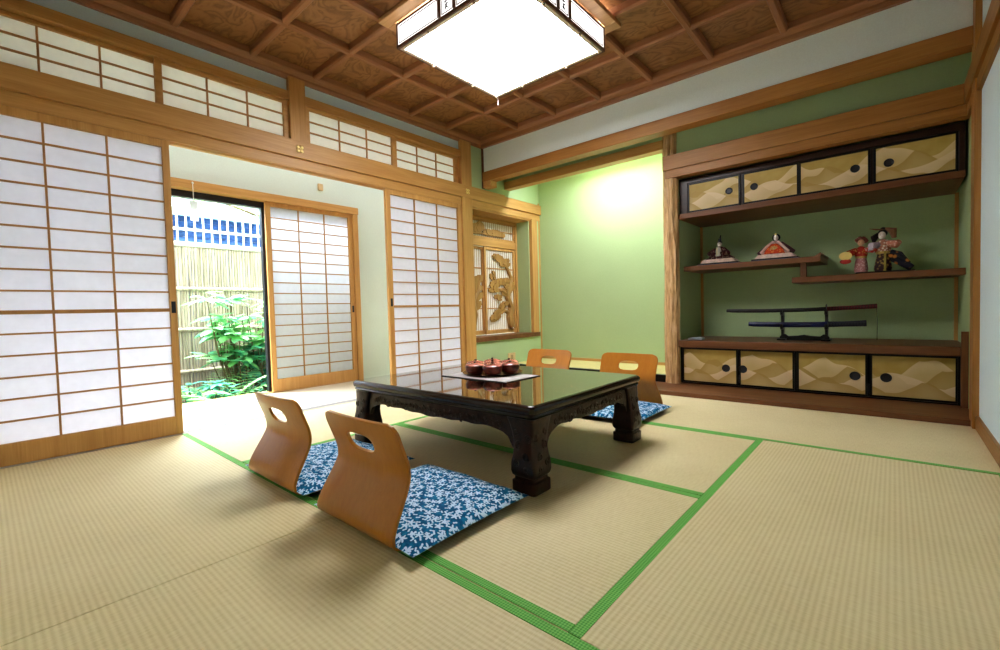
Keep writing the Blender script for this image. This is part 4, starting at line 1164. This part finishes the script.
CUPM = plain('red_brown_cup', (0.15,0.028,0.014), 0.3, 0.4, coat=0.15, var=0.6, vs=50)
LIDM = plain('red_brown_lid', (0.46,0.15,0.11), 0.25, 0.5, coat=0.3, var=0.6, vs=45)
def cup(label):
    t = thing('lidded_cup', label, 'cup', (0,0,0), 'lidded cups on the tray')
    m = MB(); m.lathe([(0.030,0.0),(0.032,0.003),(0.044,0.008),(0.053,0.026),(0.0545,0.042),(0.053,0.046),(0.046,0.046)], (0,0,0), 24); m.build('bowl', CUPM, t, 0, True)
    m = MB(); m.lathe([(0.052,0.0462),(0.0535,0.049),(0.046,0.055),(0.026,0.060),(0.006,0.061)], (0,0,0), 24); m.build('lid', LIDM, t, 0, True)
    m = MB(); m.lathe([(0.005,0.0605),(0.0045,0.062),(0.008,0.065),(0.007,0.069),(0.001,0.071)], (0,0,0), 12); m.build('knob', plain('dark_knob', (0.05,0.015,0.01), 0.3), t, 0, True)
    return t
first = None
names = ['lidded red-brown cup at the centre of the round tray', 'lidded red-brown cup at the tray side nearest the camera', 'lidded red-brown cup on the tray toward the right table end',
         'lidded red-brown cup at the far right of the tray', 'lidded red-brown cup on the tray side facing the alcove', 'lidded red-brown cup at the tray side nearest the garden', 'lidded red-brown cup at the left of the tray before the near edge']
for i, lb in enumerate(names):
    if i == 0: x, y = TC
    else:
        a = -PI/4 - 0.05 + (i-1)*PI/3; x, y = TC[0]+0.112*math.cos(a), TC[1]+0.112*math.sin(a)
    c = cup(lb) if first is None else copy_tree(first)
    if first is None: first = c
    c['label'] = lb
    c.location = (x, y, TRZ+0.0085)

# ------------------------------------------------------------------ legless chairs and floor cushions
def make_chair():
    t = thing('legless_chair', '', 'chair', (0,0,0), 'bent plywood legless chairs around the table')
    # profile (y forward = toward the table, z) : seat front -> heel -> lumbar -> top
    P = [(0.42,0.006),(0.30,0.006),(0.15,0.006),(0.05,0.008),(0.012,0.016),(-0.008,0.034),(-0.006,0.065),(0.014,0.115),(0.041,0.165),(0.056,0.203),(0.053,0.243),(0.037,0.288),(0.020,0.333),(0.007,0.376)]
    def cat(i, u):
        p0, p1, p2, p3 = [Vector(P[max(0, min(len(P)-1, i+k))]) for k in (-1, 0, 1, 2)]
        return 0.5*((2*p1)+(p2-p0)*u+(2*p0-5*p1+4*p2-p3)*u*u+(3*p1-p0-3*p2+p3)*u**3)
    line = []
    for i in range(len(P)-1):
        for k in range(6): line.append(cat(i, k/6))
    line.append(Vector(P[-1]))
    L = [0.0]
    for a, b in zip(line, line[1:]): L.append(L[-1] + (b-a).length)
    T = L[-1]; NS, NU = 96, 56
    def at(s):
        for i in range(len(L)-1):
            if L[i+1] >= s: return line[i].lerp(line[i+1], (s-L[i])/max(1e-9, L[i+1]-L[i]))
        return line[-1]
    def hw(z, s):
        # half width by height: wide heel, narrower shoulders
        if z < 0.03: w = 0.222
        elif z < 0.20: w = 0.222 - 0.018*((z-0.03)/0.17)**1.2
        else: w = 0.204 + 0.006*((z-0.20)/0.18)
        d = T - s; r = 0.042
        if d < r: w -= r - math.sqrt(max(0, r*r-(r-d)**2))
        if s < r: w -= r - math.sqrt(max(0, r*r-(r-s)**2))
        return w
    hs, hh, hwid = T-0.088, 0.033, 0.073            # hand hole
    bm = bmesh.new(); grid = []
    for i in range(NS+1):
        s = T*i/NS
        row = []
        for j in range(NU+1):
            u = -1 + 2*j/NU
            row.append([s, u])
        grid.append(row)
    def inside(s, x):
        return (abs(s-hs)/hh)**3.0 + (abs(x)/hwid)**3.0 < 1
    def W_(s): return hw(at(s).y, s)
    vmap = {}
    dead = set()
    for i in range(NS):
        for j in range(NU):
            sc = T*(i+0.5)/NS; xc = (-1+2*(j+0.5)/NU)*W_(sc)
            if inside(sc, xc): dead.add((i, j))
    edge = set()
    for (i, j) in dead:
        for (a, b) in ((i,j),(i+1,j),(i,j+1),(i+1,j+1)):
            if not all((p, q) in dead for p in (a-1, a) for q in (b-1, b)): edge.add((a, b))
    def vert(i, j):
        if (i, j) in vmap: return vmap[(i, j)]
        s, u = grid[i][j]; x = u*W_(s)
        if (i, j) in edge:
            ds, dx = s-hs, x
            kq = ((abs(ds)/hh)**3 + (abs(dx)/hwid)**3)**(1/3)
            if kq > 1e-6: s, x = hs+ds/kq, dx/kq
        p = at(s)
        k = min(1.0, max(0.0, (p.y-0.02)/0.10))
        cup_ = 0.34*k*(0.45 + 0.55*min(1, p.y/0.2))
        v = bm.verts.new((x, p.x + cup_*x*x, p.y))
        vmap[(i, j)] = v
        return v
    for i in range(NS):
        for j in range(NU):
            if (i, j) in dead: continue
            bm.faces.new((vert(i,j), vert(i,j+1), vert(i+1,j+1), vert(i+1,j)))
    bmesh.ops.recalc_face_normals(bm, faces=bm.faces)
    me = bpy.data.meshes.new('shell'); bm.to_mesh(me); bm.free()
    for q in me.polygons: q.use_smooth = True
    me.materials.append(PLY)
    o = bpy.data.objects.new('bent_shell', me); COL.objects.link(o); o.parent = t
    md = o.modifiers.new('thickness', 'SOLIDIFY'); md.thickness = 0.011; md.offset = 0.0; md.use_even_offset = True
    bv = o.modifiers.new('soft_edges', 'BEVEL'); bv.width = 0.0025; bv.segments = 2; bv.limit_method = 'ANGLE'
    return t
def make_cushion():
    t = thing('floor_cushion', '', 'cushion', (0,0,0), 'blue flowered cushions on the legless chairs')
    hx, hy = 0.284, 0.265
    def sheet(sgn):
        n = 34; vs = []; fs = []
        for i in range(n+1):
            for j in range(n+1):
                u, v = -1+2*i/n, -1+2*j/n
                e = (1-abs(u)**4)*(1-abs(v)**4)
                pin = 1 - 0.035*(1-abs(u)**2)*(1 if abs(v) > 0.9 else 0) - 0.035*(1-abs(v)**2)*(1 if abs(u) > 0.9 else 0)
                edge = 0.031
                z = edge + (0.034*max(0, e)**0.55 if sgn > 0 else -0.017*max(0, e)**0.4)
                z += 0.003*math.sin(7*u+2)*math.cos(6*v) if sgn > 0 and e > 0.15 else 0
                # pinch the middle of each side
                x = hx*u*(1-0.03*(1-v*v)*abs(u)**6); y = hy*v*(1-0.03*(1-u*u)*abs(v)**6)
                vs.append((x, y, z))
        for i in range(n):
            for j in range(n):
                a = i*(n+1)+j
                fs.append((a, a+n+1, a+n+2, a+1) if sgn > 0 else (a, a+1, a+n+2, a+n+1))
        return MB().add(vs, fs)
    a = sheet(1).build('flowered_cover', CUSH, t, 0, True, recalc=False)
    b = sheet(-1).build('underside', CUSHB, t, 0, True, recalc=False); b['label'] = 'plain black underside'
    return t
chair0 = make_chair(); cush0 = make_cushion()
spots = [(1.982, -2.780, 0.0, 'bent plywood legless chair nearest the camera, in front of the table', 'blue flowered cushion on the near chair closest to the camera', 0.034),
         (1.332, -2.768, 0.0, 'bent plywood legless chair on the near side, toward the garden window', 'blue flowered cushion on the near side chair toward the garden', 0.01),
         (1.89, -0.535, PI, 'bent plywood legless chair behind the table at the right, before the natural post', 'blue flowered cushion behind the right table leg on the far chair', 0.0),
         (1.20, -0.515, PI, 'bent plywood legless chair behind the table at the left, near the carved screens', 'blue flowered cushion on the far left chair hidden by the table', 0.0)]
for i, (x, y, rz, lb, lc_, dx) in enumerate(spots):
    c = chair0 if i == 0 else copy_tree(chair0)
    c.location = (x, y, 0.002); c.rotation_euler = (0, 0, rz); c['label'] = lb
    q = cush0 if i == 0 else copy_tree(cush0)
    sg = 1 if rz == 0 else -1
    q.location = (x+dx-(0.009 if sg > 0 else 0), y+sg*0.258, 0.0005); q.rotation_euler = (0, 0, rz); q['label'] = lc_

# ------------------------------------------------------------------ lights
def area(name, loc, rot, sx, sy, power, col):
    l = bpy.data.lights.new(name, 'AREA'); l.shape = 'RECTANGLE'; l.size = sx; l.size_y = sy
    l.energy = power; l.color = col
    o = bpy.data.objects.new(name, l); COL.objects.link(o); o.location = loc; o.rotation_euler = rot
    return o
def aim(o, target):
    o.rotation_euler = (Vector(target) - o.location).to_track_quat('-Z', 'Y').to_euler()
# strip light hidden behind the alcove lintel
area('alcove_light', (1.10, 0.64, 2.36), (math.radians(-24), 0, 0), 0.75, 0.16, 27, (0.86,0.93,1.0))
# bright overcast daylight over the garden
o = area('daylight', (-2.95, -1.7, 3.7), (0,0,0), 6.0, 1.6, 1350, (0.88,0.95,1.0)); aim(o, (-1.06,-1.7,0.6))
# added fill along the passage ceiling to brighten the paper screens; no real lamp
area('passage_fill', (-0.55, -1.4, 2.44), (0,0,0), 0.3, 3.6, 11, (0.92,0.96,1.0))

w = bpy.data.worlds.new('sky'); scene.world = w; w.use_nodes = True
nt = w.node_tree; nt.nodes.clear()
sk = nt.nodes.new('ShaderNodeTexSky'); sk.sky_type = 'HOSEK_WILKIE'; sk.sun_direction = (0.3, -0.3, 0.9); sk.turbidity = 6.0
mxn = nt.nodes.new('ShaderNodeMixRGB'); mxn.inputs[0].default_value = 0.6; mxn.inputs[2].default_value = (0.9,0.96,1.0,1)
nt.links.new(sk.outputs[0], mxn.inputs[1])
bg = nt.nodes.new('ShaderNodeBackground'); bg.inputs[1].default_value = 3.2
nt.links.new(mxn.outputs[0], bg.inputs[0])
wo = nt.nodes.new('ShaderNodeOutputWorld'); nt.links.new(bg.outputs[0], wo.inputs[0])

# ------------------------------------------------------------------ camera
FPX = 453.05
yaw, pitch, roll = 0.7158, -0.0339, -0.0273
fwd = Vector((-math.sin(yaw), math.cos(yaw), 0)); right = Vector((math.cos(yaw), math.sin(yaw), 0)); up = Vector((0,0,1))
f2 = fwd*math.cos(pitch) + up*math.sin(pitch); u2 = -fwd*math.sin(pitch) + up*math.cos(pitch)
r3 = right*math.cos(roll) + u2*math.sin(roll); u3 = -right*math.sin(roll) + u2*math.cos(roll)
cam = bpy.data.cameras.new('camera'); co = bpy.data.objects.new('camera', cam); COL.objects.link(co)
cam.sensor_fit = 'HORIZONTAL'; cam.sensor_width = 36.0; cam.lens = FPX*36.0/1000.0
cam.clip_start = 0.02; cam.clip_end = 100
mat = Matrix((r3, u3, -f2)).transposed().to_4x4(); mat.translation = Vector((3.294, -3.547, 0.7112))
co.matrix_world = mat
scene.camera = co
scene.view_settings.view_transform = 'Standard'
scene.view_settings.look = 'Medium High Contrast'
scene.view_settings.exposure = 0.5
scene.cycles.max_bounces = 10
scene.cycles.diffuse_bounces = 6
scene.cycles.transparent_max_bounces = 12
scene.cycles.sample_clamp_indirect = 6.0
scene.cycles.use_denoising = True
